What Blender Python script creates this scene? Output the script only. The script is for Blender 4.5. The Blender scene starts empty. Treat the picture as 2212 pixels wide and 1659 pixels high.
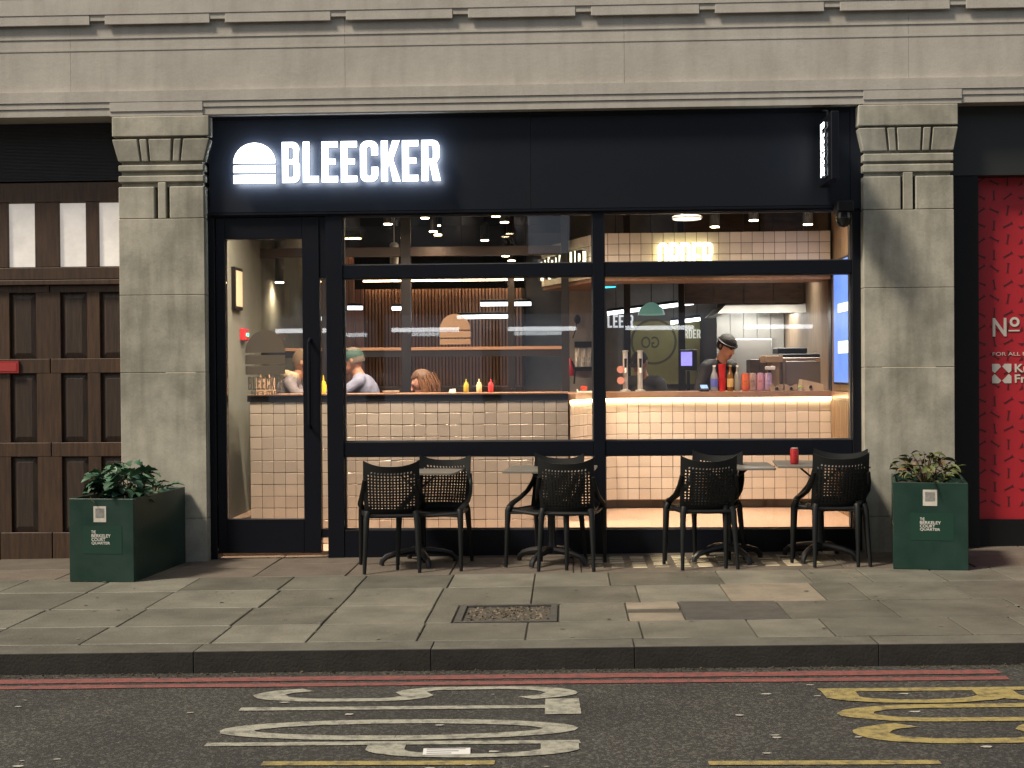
import bpy, bmesh, math, random
from mathutils import Matrix, Vector
R = math.radians
random.seed(7)
scene = bpy.context.scene
COL = scene.collection

# ------------------------------------------------------------------ camera
F_PX = 3200.0 / 2500.0            # focal length in picture widths
CAM = Vector((0.447, -10.67, 1.50))
YAW, PITCH, ROLL = R(2.4), R(0.58), R(-0.43)
CAM_ROT = (Matrix.Rotation(YAW, 3, 'Z') @ Matrix.Rotation(R(90) - PITCH, 3, 'X') @ Matrix.Rotation(ROLL, 3, 'Z'))
cam_data = bpy.data.cameras.new('camera')
cam_data.sensor_width = 36.0
cam_data.lens = 36.0 * F_PX
cam_data.clip_end = 500
cam = bpy.data.objects.new('camera', cam_data)
cam.matrix_world = Matrix.Translation(CAM) @ CAM_ROT.to_4x4()
COL.objects.link(cam)
scene.camera = cam

# ------------------------------------------------------------------ world and the street light
LIGHT_DIR = Vector((0.88, 0.50, -1.33)).normalized()     # where the light travels
world = bpy.data.worlds.new('World')
scene.world = world
world.use_nodes = True
wn = world.node_tree
sky = wn.nodes.new('ShaderNodeTexSky')
sky.sky_type = 'NISHITA'
sky.sun_disc = False
sky.sun_elevation = math.asin(-LIGHT_DIR.z)
sky.sun_rotation = math.atan2(-LIGHT_DIR.x, -LIGHT_DIR.y)
tint = wn.nodes.new('ShaderNodeMixRGB'); tint.blend_type = 'MULTIPLY'; tint.inputs[0].default_value = 1
tint.inputs[2].default_value = (1.0, 0.80, 0.58, 1)      # sodium-lit city sky
bg = wn.nodes['Background']
bg.inputs[1].default_value = 0.15

wn.links.new(sky.outputs[0], tint.inputs[1]); wn.links.new(tint.outputs[0], bg.inputs[0])

sun_d = bpy.data.lights.new('street_light', 'SUN')
sun_d.energy = 3.4
sun_d.angle = R(9.0)
sun_d.color = (1.0, 0.88, 0.71)
sun = bpy.data.objects.new('street_light', sun_d)
sun.rotation_euler = LIGHT_DIR.to_track_quat('-Z', 'Y').to_euler()
sun.location = (-6, -6, 9)
COL.objects.link(sun)

scene.view_settings.view_transform = 'Standard'
scene.view_settings.look = 'None'
scene.view_settings.exposure = 0.6
scene.view_settings.gamma = 1.0
scene.render.engine = 'CYCLES'
scene.cycles.use_denoising = True
scene.cycles.max_bounces = 7
scene.cycles.transparent_max_bounces = 24
scene.cycles.sample_clamp_indirect = 4.0
scene.cycles.caustics_reflective = False
scene.cycles.caustics_refractive = False

# ------------------------------------------------------------------ measuring helpers (photo width 2212 -> metres)
SL = 0.0125                                # the street rises to the right
def ray(x, y):
    v = Vector(((x / 2212.0 - 0.5) / F_PX, (829.5 / 2212.0 - y / 2212.0) / F_PX, -1.0))
    return CAM_ROT @ v
def D(x, y, Y):                            # world point seen at (x, y) on the upright plane at depth Y
    r = ray(x, y); t = (Y - CAM.y) / r.y
    return CAM + r * t
def X(x, y, Y): return D(x, y, Y).x
def Z(x, y, Y): return D(x, y, Y).z
def G(x, y, z0=0.0):                       # world point on the sloping street
    r = ray(x, y)
    t = (z0 + SL * CAM.x - CAM.z) / (r.z - SL * r.x)
    return CAM + r * t
FLOOR = 0.20                               # shop floor level

# ------------------------------------------------------------------ materials
MATS = {}
def mat(name, color, rough=0.6, metal=0.0, emit=None, estr=0.0, var=0.0, vscale=6.0, bump=0.0, bscale=40.0,
        rnd=0.0, color2=None, spec=0.5, stretch=None, alpha=None, trans=0.0, coat=0.0, lo=0.35, hi=0.65):
    if name in MATS: return MATS[name]
    m = bpy.data.materials.new(name); m.use_nodes = True
    nt = m.node_tree; b = nt.nodes['Principled BSDF']
    b.inputs['Base Color'].default_value = (*color, 1)
    b.inputs['Roughness'].default_value = rough
    b.inputs['Metallic'].default_value = metal
    b.inputs['Specular IOR Level'].default_value = spec
    b.inputs['Coat Weight'].default_value = coat
    b.inputs['Transmission Weight'].default_value = trans
    if alpha is not None: b.inputs['Alpha'].default_value = alpha
    if emit: 
        b.inputs['Emission Color'].default_value = (*emit, 1); b.inputs['Emission Strength'].default_value = estr
    tc = nt.nodes.new('ShaderNodeTexCoord'); src = tc.outputs['Object']
    if stretch:
        mp = nt.nodes.new('ShaderNodeMapping'); mp.inputs['Scale'].default_value = stretch
        nt.links.new(src, mp.inputs[0]); src = mp.outputs[0]
    out = None
    if var > 0:
        n1 = nt.nodes.new('ShaderNodeTexNoise'); n1.inputs['Scale'].default_value = vscale; n1.inputs['Detail'].default_value = 9
        n1.inputs['Roughness'].default_value = 0.62
        nt.links.new(src, n1.inputs[0])
        rp = nt.nodes.new('ShaderNodeMapRange'); rp.inputs[1].default_value = lo; rp.inputs[2].default_value = hi
        nt.links.new(n1.outputs[0], rp.inputs[0])
        mx = nt.nodes.new('ShaderNodeMixRGB'); mx.inputs[1].default_value = (*color, 1)
        c2 = color2 if color2 else tuple(c * (1 - var) for c in color)
        mx.inputs[2].default_value = (*c2, 1)
        nt.links.new(rp.outputs[0], mx.inputs[0]); out = mx.outputs[0]
        rr = nt.nodes.new('ShaderNodeMapRange'); rr.inputs[3].default_value = max(0.05, rough - 0.12); rr.inputs[4].default_value = min(1, rough + 0.12)
        nt.links.new(n1.outputs[0], rr.inputs[0]); nt.links.new(rr.outputs[0], b.inputs['Roughness'])
    if rnd > 0:
        oi = nt.nodes.new('ShaderNodeObjectInfo')
        r2 = nt.nodes.new('ShaderNodeMapRange'); r2.inputs[3].default_value = 1 - rnd; r2.inputs[4].default_value = 1 + rnd * 0.6
        nt.links.new(oi.outputs['Random'], r2.inputs[0])
        hs = nt.nodes.new('ShaderNodeHueSaturation')
        nt.links.new(r2.outputs[0], hs.inputs['Value'])
        if out: nt.links.new(out, hs.inputs['Color'])
        else: hs.inputs['Color'].default_value = (*color, 1)
        out = hs.outputs[0]
    if out: nt.links.new(out, b.inputs['Base Color'])
    if bump > 0:
        n2 = nt.nodes.new('ShaderNodeTexNoise'); n2.inputs['Scale'].default_value = bscale; n2.inputs['Detail'].default_value = 6
        nt.links.new(src, n2.inputs[0])
        bp = nt.nodes.new('ShaderNodeBump'); bp.inputs['Strength'].default_value = bump; bp.inputs['Distance'].default_value = 0.01
        nt.links.new(n2.outputs[0], bp.inputs['Height']); nt.links.new(bp.outputs[0], b.inputs['Normal'])
    MATS[name] = m
    return m

def stone_mat(name, base, stain, streak=0.35):
    """Portland stone: large blotches, fine grain, rain streaks and soot patches."""
    m = mat(name, base, 0.85, var=0.3, vscale=2.6, bump=0.14, bscale=38, color2=stain)
    nt = m.node_tree; b = nt.nodes['Principled BSDF']
    prev = b.inputs['Base Color'].links[0].from_socket
    tc = nt.nodes.new('ShaderNodeTexCoord')
    mp = nt.nodes.new('ShaderNodeMapping'); mp.inputs['Scale'].default_value = (7, 7, 0.9)
    n = nt.nodes.new('ShaderNodeTexNoise'); n.inputs['Scale'].default_value = 1.6; n.inputs['Detail'].default_value = 8
    nt.links.new(tc.outputs['Object'], mp.inputs[0]); nt.links.new(mp.outputs[0], n.inputs[0])
    rp = nt.nodes.new('ShaderNodeMapRange'); rp.inputs[1].default_value = 0.46; rp.inputs[2].default_value = 0.74; rp.inputs[4].default_value = streak
    nt.links.new(n.outputs[0], rp.inputs[0])
    mx = nt.nodes.new('ShaderNodeMixRGB'); mx.blend_type = 'MULTIPLY'; mx.inputs[2].default_value = (0.42, 0.40, 0.36, 1)
    nt.links.new(rp.outputs[0], mx.inputs[0]); nt.links.new(prev, mx.inputs[1])
    n3 = nt.nodes.new('ShaderNodeTexNoise'); n3.inputs['Scale'].default_value = 90; n3.inputs['Detail'].default_value = 4
    nt.links.new(tc.outputs['Object'], n3.inputs[0])
    r3 = nt.nodes.new('ShaderNodeMapRange'); r3.inputs[1].default_value = 0.3; r3.inputs[2].default_value = 0.7; r3.inputs[3].default_value = 0.93; r3.inputs[4].default_value = 1.05
    nt.links.new(n3.outputs[0], r3.inputs[0])
    m2 = nt.nodes.new('ShaderNodeMixRGB'); m2.blend_type = 'MULTIPLY'; m2.inputs[0].default_value = 1
    nt.links.new(mx.outputs[0], m2.inputs[1]); nt.links.new(r3.outputs[0], m2.inputs[2])
    nt.links.new(m2.outputs[0], b.inputs['Base Color'])
    return m

def glass_mat(name, refl=1.0, tintc=(0.96, 0.97, 0.97)):
    m = bpy.data.materials.new(name); m.use_nodes = True; nt = m.node_tree
    for n in list(nt.nodes): nt.nodes.remove(n)
    o = nt.nodes.new('ShaderNodeOutputMaterial'); t = nt.nodes.new('ShaderNodeBsdfTransparent'); t.inputs[0].default_value = (*tintc, 1)
    g = nt.nodes.new('ShaderNodeBsdfGlossy'); g.inputs['Roughness'].default_value = 0.01
    f = nt.nodes.new('ShaderNodeFresnel'); f.inputs[0].default_value = 1.5
    ml = nt.nodes.new('ShaderNodeMath'); ml.operation = 'MULTIPLY'; ml.inputs[1].default_value = refl
    mx = nt.nodes.new('ShaderNodeMixShader')
    nt.links.new(f.outputs[0], ml.inputs[0]); nt.links.new(ml.outputs[0], mx.inputs[0])
    nt.links.new(t.outputs[0], mx.inputs[1]); nt.links.new(g.outputs[0], mx.inputs[2]); nt.links.new(mx.outputs[0], o.inputs[0])
    return m

def film_mat(name, color, cover):
    """Frosted vinyl stuck on glass: part of the light passes."""
    m = bpy.data.materials.new(name); m.use_nodes = True; nt = m.node_tree
    for n in list(nt.nodes): nt.nodes.remove(n)
    o = nt.nodes.new('ShaderNodeOutputMaterial'); t = nt.nodes.new('ShaderNodeBsdfTransparent')
    d = nt.nodes.new('ShaderNodeBsdfDiffuse'); d.inputs[0].default_value = (*color, 1)
    tl = nt.nodes.new('ShaderNodeBsdfTranslucent'); tl.inputs[0].default_value = (*color, 1)
    ad = nt.nodes.new('ShaderNodeMixShader'); ad.inputs[0].default_value = 0.6
    mx = nt.nodes.new('ShaderNodeMixShader'); mx.inputs[0].default_value = cover
    nt.links.new(d.outputs[0], ad.inputs[1]); nt.links.new(tl.outputs[0], ad.inputs[2])
    nt.links.new(t.outputs[0], mx.inputs[1]); nt.links.new(ad.outputs[0], mx.inputs[2]); nt.links.new(mx.outputs[0], o.inputs[0])
    return m

def asphalt_mat():
    m = mat('asphalt', (0.036, 0.035, 0.030), 0.75, var=0.3, vscale=1.3, bump=0.9, bscale=120, color2=(0.021, 0.021, 0.018))
    nt = m.node_tree; b = nt.nodes['Principled BSDF']; prev = b.inputs['Base Color'].links[0].from_socket
    tc = nt.nodes.new('ShaderNodeTexCoord')
    v = nt.nodes.new('ShaderNodeTexVoronoi'); v.inputs['Scale'].default_value = 85
    nt.links.new(tc.outputs['Object'], v.inputs[0])
    sx = nt.nodes.new('ShaderNodeSeparateColor'); nt.links.new(v.outputs['Color'], sx.inputs[0])
    rp = nt.nodes.new('ShaderNodeMapRange'); rp.inputs[1].default_value = 0.55; rp.inputs[2].default_value = 1.0; rp.inputs[3].default_value = 0.72; rp.inputs[4].default_value = 2.6
    nt.links.new(sx.outputs[0], rp.inputs[0])
    mx = nt.nodes.new('ShaderNodeMixRGB'); mx.blend_type = 'MULTIPLY'; mx.inputs[0].default_value = 1
    nt.links.new(prev, mx.inputs[1]); nt.links.new(rp.outputs[0], mx.inputs[2]); nt.links.new(mx.outputs[0], b.inputs['Base Color'])
    return m

def paint_mat(name, color, worn):
    """Road paint worn through to the asphalt in places."""
    m = mat(name, color, 0.7, var=0.5, vscale=19, bump=0.6, bscale=120, color2=tuple(c * worn * .6 + 0.025 for c in color), lo=0.44, hi=0.72)
    return m

def wood_mat(name, c1, c2, rough=0.55, stretch=(14, 14, 1.2), rnd=0.15):
    return mat(name, c1, rough, var=0.5, vscale=3.0, bump=0.15, bscale=8, color2=c2, stretch=stretch, rnd=rnd)

M_stone = stone_mat('portland_stone', (0.45, 0.43, 0.39), (0.385, 0.365, 0.33), 0.22)
M_stone2 = stone_mat('pilaster_stone', (0.45, 0.43, 0.36), (0.265, 0.258, 0.215), 0.5)
M_frame = mat('black_frame_paint', (0.004, 0.0055, 0.0105), 0.42, var=0.25, vscale=5, spec=.25)
M_fascia = mat('navy_black_fascia', (0.0075, 0.0105, 0.017), 0.45, var=0.2, vscale=3, spec=.25)
M_black = mat('black_paint', (0.006, 0.006, 0.007), 0.5, spec=.3)
M_glass = glass_mat('window_glass', 0.9)
M_glass2 = glass_mat('inner_glass', 0.7)
M_tile = mat('cream_tile', (0.78, 0.72, 0.65), 0.22, rnd=0.11)
M_grout = mat('dark_grout', (0.16, 0.115, 0.08), 0.9)
M_ret = mat('letter_return', (0.02, 0.022, 0.026), 0.5)
M_sign = mat('sign_white_light', (0.9, 0.9, 0.9), 0.5, emit=(0.86, 0.93, 1.0), estr=3.2)
M_halo = mat('halo_light', (0.9, 0.9, 0.9), 0.5, emit=(0.80, 0.88, 1.0), estr=20)
M_halo2 = mat('halo_light_warm', (0.9, 0.9, 0.9), 0.5, emit=(1.0, 0.86, 0.4), estr=3)
M_sign2 = mat('sign_warm_light', (0.9, 0.9, 0.9), 0.5, emit=(1.0, 0.93, 0.62), estr=2.2)
M_led = mat('led_strip_light', (0.9, 0.9, 0.9), 0.5, emit=(1.0, 0.70, 0.36), estr=16)
M_bulb = mat('warm_bulb', (0.9, 0.9, 0.9), 0.5, emit=(1.0, 0.70, 0.42), estr=30)
M_tube = mat('cool_tube', (0.9, 0.9, 0.9), 0.5, emit=(0.95, 0.97, 1.0), estr=4)
M_white = mat('white_plastic', (0.75, 0.74, 0.70), 0.5)
M_steel = mat('brushed_steel', (0.62, 0.62, 0.59), 0.38, metal=0.45, var=0.15, vscale=3)
M_chair = mat('black_polypropylene', (0.007, 0.008, 0.0085), 0.5, spec=.3)
M_planter = mat('green_planter_paint', (0.005, 0.028, 0.019), 0.42, var=0.6, vscale=5, bump=0.1, bscale=30, color2=(.012,.038,.030))
M_counter = mat('copper_brown_counter', (0.42, 0.26, 0.17), 0.35, metal=0.2, var=0.2, vscale=5)

# ------------------------------------------------------------------ building helpers
class MB:
    def __init__(self): self.v = []; self.f = []; self.mi = []
    def add(self, vs, fs, mi=0):
        o = len(self.v); self.v += [tuple(p) for p in vs]
        for f in fs: self.f.append(tuple(i + o for i in f)); self.mi.append(mi)
        return self
    def box(self, x0, x1, y0, y1, z0, z1, mi=0):
        x0, x1 = min(x0, x1), max(x0, x1); y0, y1 = min(y0, y1), max(y0, y1); z0, z1 = min(z0, z1), max(z0, z1)
        return self.hexa([(x0,y0,z0),(x1,y0,z0),(x1,y1,z0),(x0,y1,z0),(x0,y0,z1),(x1,y0,z1),(x1,y1,z1),(x0,y1,z1)], mi)
    def hexa(self, p, mi=0):
        return self.add(p, [(0,3,2,1),(4,5,6,7),(0,1,5,4),(1,2,6,5),(2,3,7,6),(3,0,4,7)], mi)
    def tube(self, pts, rads, n=10, mi=0, cap=True, flat=1.0, flat_axis=None):
        pts = [Vector(p) for p in pts]; rings = []
        up = None
        for i, p in enumerate(pts):
            a = pts[max(i - 1, 0)]; b = pts[min(i + 1, len(pts) - 1)]
            t = (b - a).normalized()
            if up is None:
                ref = Vector(flat_axis) if flat_axis else (Vector((0, 0, 1)) if abs(t.z) < 0.9 else Vector((1, 0, 0)))
            else: ref = up
            s = t.cross(ref)
            if s.length < 1e-5: s = t.cross(Vector((0, 1, 0)))
            s.normalize(); up = s.cross(t).normalized()
            r = rads[i] if isinstance(rads, (list, tuple)) else rads
            rings.append([p + (s * math.cos(k * 2 * math.pi / n) * flat + up * math.sin(k * 2 * math.pi / n)) * r for k in range(n)])
        vs = [q for rg in rings for q in rg]; fs = []
        for i in range(len(rings) - 1):
            for k in range(n):
                fs.append((i*n+k, i*n+(k+1) % n, (i+1)*n+(k+1) % n, (i+1)*n+k))
        if cap:
            fs.append(tuple(range(n - 1, -1, -1))); fs.append(tuple((len(rings)-1)*n + k for k in range(n)))
        return self.add(vs, fs, mi)
    def lathe(self, prof, c=(0,0,0), n=16, mi=0):
        vs = []; fs = []
        for r, z in prof:
            for k in range(n):
                a = k * 2 * math.pi / n; vs.append((c[0]+r*math.cos(a), c[1]+r*math.sin(a), c[2]+z))
        for i in range(len(prof)-1):
            for k in range(n): fs.append((i*n+k, i*n+(k+1) % n, (i+1)*n+(k+1) % n, (i+1)*n+k))
        fs.append(tuple(range(n-1, -1, -1))); fs.append(tuple((len(prof)-1)*n+k for k in range(n)))
        return self.add(vs, fs, mi)
    def ell(self, c, r, n=14, m=9, mi=0, half=False):
        vs = []; fs = []
        a0 = 0 if half else -math.pi/2
        for i in range(m+1):
            a = a0 + (math.pi/2 - a0) * i / m
            for k in range(n):
                b = k*2*math.pi/n
                vs.append((c[0]+r[0]*math.cos(a)*math.cos(b), c[1]+r[1]*math.cos(a)*math.sin(b), c[2]+r[2]*math.sin(a)))
        for i in range(m):
            for k in range(n): fs.append((i*n+k, i*n+(k+1) % n, (i+1)*n+(k+1) % n, (i+1)*n+k))
        if half: fs.append(tuple(range(n-1, -1, -1)))
        return self.add(vs, fs, mi)
    def prism_x(self, prof, x0, x1, mi=0):       # profile in (y, z), swept along x
        n = len(prof); vs = [(x0, y, z) for y, z in prof] + [(x1, y, z) for y, z in prof]
        fs = [(k, (k+1) % n, n+(k+1) % n, n+k) for k in range(n)] + [tuple(range(n-1, -1, -1)), tuple(range(n, 2*n))]
        return self.add(vs, fs, mi)
    def prism_y(self, prof, y0, y1, mi=0):       # profile in (x, z), swept along y
        n = len(prof); vs = [(x, y0, z) for x, z in prof] + [(x, y1, z) for x, z in prof]
        fs = [(k, (k+1) % n, n+(k+1) % n, n+k) for k in range(n)] + [tuple(range(n-1, -1, -1)), tuple(range(n, 2*n))]
        return self.add(vs, fs, mi)
    def mesh(self, name, mats, smooth=False, bevel=0.0):
        me = bpy.data.meshes.new(name); me.from_pydata(self.v, [], self.f)
        for m in (mats if isinstance(mats, (list, tuple)) else [mats]): me.materials.append(m)
        for p, i in zip(me.polygons, self.mi): p.material_index = i
        bm = bmesh.new(); bm.from_mesh(me)
        bmesh.ops.recalc_face_normals(bm, faces=bm.faces)
        if bevel > 0: bmesh.ops.bevel(bm, geom=list(bm.edges), offset=bevel, segments=1, affect='EDGES', clamp_overlap=True)
        bm.to_mesh(me); bm.free()
        if smooth:
            for p in me.polygons: p.use_smooth = True
            try: me.set_sharp_from_angle(angle=R(40))
            except Exception: pass
        me.update(); return me
    def build(self, name, mats, parent=None, smooth=False, bevel=0.0, label=None):
        return link(name, self.mesh(name, mats, smooth, bevel), parent, label=label)

def link(name, me, parent=None, loc=None, rot=None, label=None):
    o = bpy.data.objects.new(name, me); COL.objects.link(o)
    if parent is not None:
        o.parent = parent
        if loc is None: o.matrix_parent_inverse = Matrix.Translation(parent.location).inverted() if parent.get('_w') else Matrix.Identity(4)
    if loc is not None: o.location = loc
    if rot is not None: o.rotation_euler = rot
    if label: o['label'] = label
    return o
def tag(o, label=None, cat=None, group=None, kind=None):
    if label: o['label'] = label
    if cat: o['category'] = cat
    if group: o['group'] = group
    if kind: o['kind'] = kind
    return o
def thing(name, loc, label, cat, group=None, rz=0.0, world=True):
    """An Empty at the thing's base; world=True: its parts are given in world coordinates."""
    o = bpy.data.objects.new(name, None); COL.objects.link(o)
    o.location = loc; o.rotation_euler = (0, 0, rz); o.empty_display_size = 0.1
    if world: o['_w'] = 1
    return tag(o, label, cat, group)
def copy_tree(o, parent=None):
    c = o.copy(); COL.objects.link(c)
    if parent is not None: c.parent = parent
    for ch in list(o.children): copy_tree(ch, c)
    return c
def eval_mesh(ob):
    dg = bpy.context.evaluated_depsgraph_get(); dg.update()
    me = bpy.data.meshes.new_from_object(ob.evaluated_get(dg))
    return me

# ------------------------------------------------------------------ lettering
def arc(cx, cy, r, a0, a1, n=6):
    return [(cx + r*math.cos(R(a0+(a1-a0)*i/n)), cy + r*math.sin(R(a0+(a1-a0)*i/n))) for i in range(n+1)]
def rrect(x0, y0, x1, y1, r, lt=True):
    p = arc(x1-r, y0+r, r, -90, 0) + arc(x1-r, y1-r, r, 0, 90)
    return p + (arc(x0+r, y1-r, r, 90, 180) + arc(x0+r, y0+r, r, 180, 270) if lt else [(x0, y1), (x0, y0)])
def glyph(ch, w=0.46, t=0.17):
    r = 0.17; h = t*0.8
    if ch == 'L': return w*0.88, [[(0,0),(w*.88,0),(w*.88,h*1.15),(t,h*1.15),(t,1),(0,1)]]
    if ch == 'I': return t, [[(0,0),(t,0),(t,1),(0,1)]]
    if ch == 'E': return w*0.9, [[(0,0),(w*.9,0),(w*.9,h*1.1),(t,h*1.1),(t,.43),(w*.78,.43),(w*.78,.57),(t,.57),(t,1-h*1.1),(w*.9,1-h*1.1),(w*.9,1),(0,1)]]
    if ch == 'B':
        return w, [[(0,0)] + arc(w-r,r,r,-90,0) + [(w,.44),(w-.045,.515)] + arc(w-r-.015,1-r,r,0,90) + [(0,1)],
                   rrect(t,h,w-t*.92,.45,.05,False), rrect(t,.57,w-t*.98,1-h,.05,False)]
    if ch == 'R':
        return w, [[(0,0),(t,0),(t,.41),(t+.045,.41),(w-t*.95,0),(w+.03,0),(w-.075,.45),(w-.005,.56)] + arc(w-r,1-r,r,0,90) + [(0,1)],
                   rrect(t,.54,w-t*.95,1-h,.055,False)]
    if ch == 'P':
        return w, [[(0,0),(t,0),(t,.38)] + arc(w-r,.38+r,r,-90,0) + arc(w-r,1-r,r,0,90) + [(0,1)], rrect(t,.52,w-t*.95,1-h,.055,False)]
    if ch == 'D': return w, [[(0,0)] + arc(w-r,r,r,-90,0) + arc(w-r,1-r,r,0,90) + [(0,1)], rrect(t,h,w-t*.95,1-h,.06,False)]
    if ch == 'O': return w, [rrect(0,0,w,1,r), rrect(t,h,w-t,1-h,.055)]
    if ch == 'U': return w, [[(0,1)] + arc(r,r,r,180,270) + arc(w-r,r,r,270,360) + [(w,1),(w-t,1)] + arc(w-t-.055,h+.055,.055,0,-90) + arc(t+.055,h+.055,.055,270,180) + [(t,1)]]
    if ch == 'C':
        return w, [[(w,.64)] + arc(w-r,1-r,r,0,90) + arc(r,1-r,r,90,180) + arc(r,r,r,180,270) + arc(w-r,r,r,270,360) + [(w,.36),(w-t,.36)]
                   + arc(w-t-.055,h+.055,.055,0,-90) + arc(t+.055,h+.055,.055,270,180) + arc(t+.055,1-h-.055,.055,180,90) + arc(w-t-.055,1-h-.055,.055,90,0) + [(w-t,.64)]]
    if ch == 'K': return w, [[(0,0),(t,0),(t,.34),(t+.05,.42),(w-t+.01,0),(w+.035,0),(w*.66,.54),(w+.02,1),(w-t,1),(t,.60),(t,1),(0,1)]]
    return w*.6, []
def loops_mesh(loops, depth, name='letter', bevel=0.0):
    cu = bpy.data.curves.new(name, 'CURVE'); cu.dimensions = '2D'; cu.fill_mode = 'BOTH'; cu.extrude = depth/2
    for lp in loops:
        sp = cu.splines.new('POLY'); sp.points.add(len(lp)-1); sp.use_cyclic_u = True
        for p, (x, y) in zip(sp.points, lp): p.co = (x, y, 0, 1)
    ob = bpy.data.objects.new(name, cu); COL.objects.link(ob)
    me = eval_mesh(ob); bpy.data.objects.remove(ob); bpy.data.curves.remove(cu); me.name = name
    return me
def text_mesh(body, depth=0.0, bold=0.0, space=1.0):
    cu = bpy.data.curves.new('lettering', 'FONT'); cu.body = body; cu.extrude = depth/2; cu.offset = bold; cu.space_character = space
    ob = bpy.data.objects.new('lettering', cu); COL.objects.link(ob)
    me = eval_mesh(ob); bpy.data.objects.remove(ob); bpy.data.curves.remove(cu)
    return me
def fit(me, x0, x1, z0, z1, y, thick, material, rot=None):
    """Lay a flat (x, y) mesh on the upright plane at depth y, filling the given rectangle (metres)."""
    xs = [v.co.x for v in me.vertices]; ys = [v.co.y for v in me.vertices]; zs = [v.co.z for v in me.vertices]
    ax, bx, ay, by = min(xs), max(xs), min(ys), max(ys); az, bz = min(zs), max(zs)
    for v in me.vertices:
        u = (v.co.x-ax)/(bx-ax); w = (v.co.y-ay)/(by-ay); d = (v.co.z-az)/(bz-az) if bz > az else 0
        v.co = (x0+(x1-x0)*u, y - thick*d, z0+(z1-z0)*w)
    me.materials.clear(); me.materials.append(material); me.update()
    return me
def lit_faces(me, material, axis=1):
    me.materials.clear(); me.materials.append(material); me.update()
    if thick_lit.get(material.name):
        me.materials.append(M_ret)
        me.materials.append(M_halo if material.name == 'sign_white_light' else M_halo2)
        for p in me.polygons:
            p.material_index = 1 if abs(p.normal[axis]) < .7 else (0 if (axis == 0 or p.normal[axis] < 0) else 2)
thick_lit = {'sign_white_light': 1, 'sign_warm_light': 1}
def word(chars, x0, x1, z0, z1, y, thick, material, parent, gap=0.085, slope=0.0, name='letter'):
    tot = 0; gl = []
    for c in chars:
        if c == ' ': tot += 0.3; gl.append((0.3 - gap, [])); continue
        w, lp = glyph(c); gl.append((w, lp)); tot += w + gap
    tot -= gap; k = (x1-x0)/tot; x = 0; out = []
    for w, lp in gl:
        if lp:
            me = loops_mesh(lp, 1.0, name)
            a = x0 + x*k
            for v in me.vertices:
                v.co = (a + v.co.x*k, y - thick*(v.co.z+0.5), z0 + (z1-z0)*v.co.y)
            lit_faces(me, material)
            out.append(link(name, me, parent))
        x += w + gap
    return out

# ================================================================== THE STREET
tilt = (0, -SL, 0)
road_bed = MB().box(-40, 40, -60, -3.62, -0.4, -0.117)
road = link('road', road_bed.mesh('road', asphalt_mat())); road.rotation_euler = tilt; tag(road, kind='structure')
M_red = paint_mat('red_road_paint', (0.19, 0.060, 0.052), 0.4)
M_ypaint = paint_mat('pale_road_paint', (0.28, 0.275, 0.225), 0.3)
M_ypaint2 = paint_mat('yellow_road_paint', (0.27, 0.215, 0.075), 0.3)
RZ = -0.113
def flat(poly, z, mi=0):
    return MB().add([(x, y, z) for x, y in poly], [tuple(range(len(poly)))])
xr = X(2160, 1450, -3.8)
for y0, y1, nm in ((-3.83, -3.735, 'red_line'), (-3.955, -3.885, 'red_line')):
    n = 60; mb = MB(); xa = -9
    pts = [xa + (xr - xa) * i / n for i in range(n + 1)]
    e0 = [y0 + random.uniform(-.006, .006) for _ in pts]; e1 = [y1 + random.uniform(-.006, .006) for _ in pts]
    mb.add([(x, a, RZ) for x, a in zip(pts, e0)] + [(x, a, RZ) for x, a in zip(pts, e1)],
           [(i, i+1, n+2+i, n+1+i) for i in range(n)])
    mb.build(nm, M_red, road)
def road_glyph(strokes, xL, xR, yN, yF, material, name):
    """strokes: polylines in a unit box (u = across, reading direction, towards the camera; v = letter height, along +X)."""
    mb = MB(); z = RZ
    wv, wu = 0.10, 0.215                       # pen: along the height, across the letter
    for st in strokes:
        L = []; Rr = []
        for i, (u, v) in enumerate(st):
            a = st[max(i-1, 0)]; b = st[min(i+1, len(st)-1)]
            tu, tv = b[0]-a[0], b[1]-a[1]; l = math.hypot(tu*0.42, tv) or 1
            nu, nv = tv/l, -tu*0.42/l
            L.append((u + nu*wu/2, v + nv*wv/2)); Rr.append((u - nu*wu/2, v - nv*wv/2))
        def W(p): return (xL + (xR-xL)*p[1] + random.uniform(-.006,.006), yF + (yN-yF)*p[0] + random.uniform(-.003,.003), z)
        n = len(st)
        mb.add([W(p) for p in L] + [W(p) for p in Rr], [(i, i+1, n+i+1, n+i) for i in range(n-1)])
        z += 0.0006
    return mb.build(name, material, road)
def ar(cu, cv, ru, rv, a0, a1, n=14): return [(cu+ru*math.cos(R(a0+(a1-a0)*i/n)), cv+rv*math.sin(R(a0+(a1-a0)*i/n))) for i in range(n+1)]
g_S = [ar(.5,.76,.4,.19,25,180,12) + ar(.5,.6,.4,.12,180,250,5)[1:] + ar(.5,.40,.4,.12,70,0,5) + ar(.5,.24,.4,.19,0,-155,12)]
g_T = [[(.5,0),(.5,.93)], [(.0,.955),(1.,.955)]]
g_O = [ar(.5,.5,.41,.45,0,360,36)]
g_P = [[(.1,0),(.1,1)], [(.1,.95),(.5,.95)] + ar(.5,.72,.4,.23,90,-90,14) + [(.1,.49)]]
g_B = [[(.1,0),(.1,1)], [(.1,.95),(.5,.95)] + ar(.5,.735,.36,.215,90,-90,14) + [(.1,.52)], [(.1,.5),(.5,.5)] + ar(.5,.275,.4,.225,90,-90,14) + [(.1,.05)]]
g_U = [[(.1,1),(.1,.3)] + ar(.5,.28,.4,.23,180,360,16) + [(.9,1)]]
def RG(x, y): return G(x, y, -0.117)
xL, xR = RG(475, 1578).x, RG(1250, 1560).x
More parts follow.
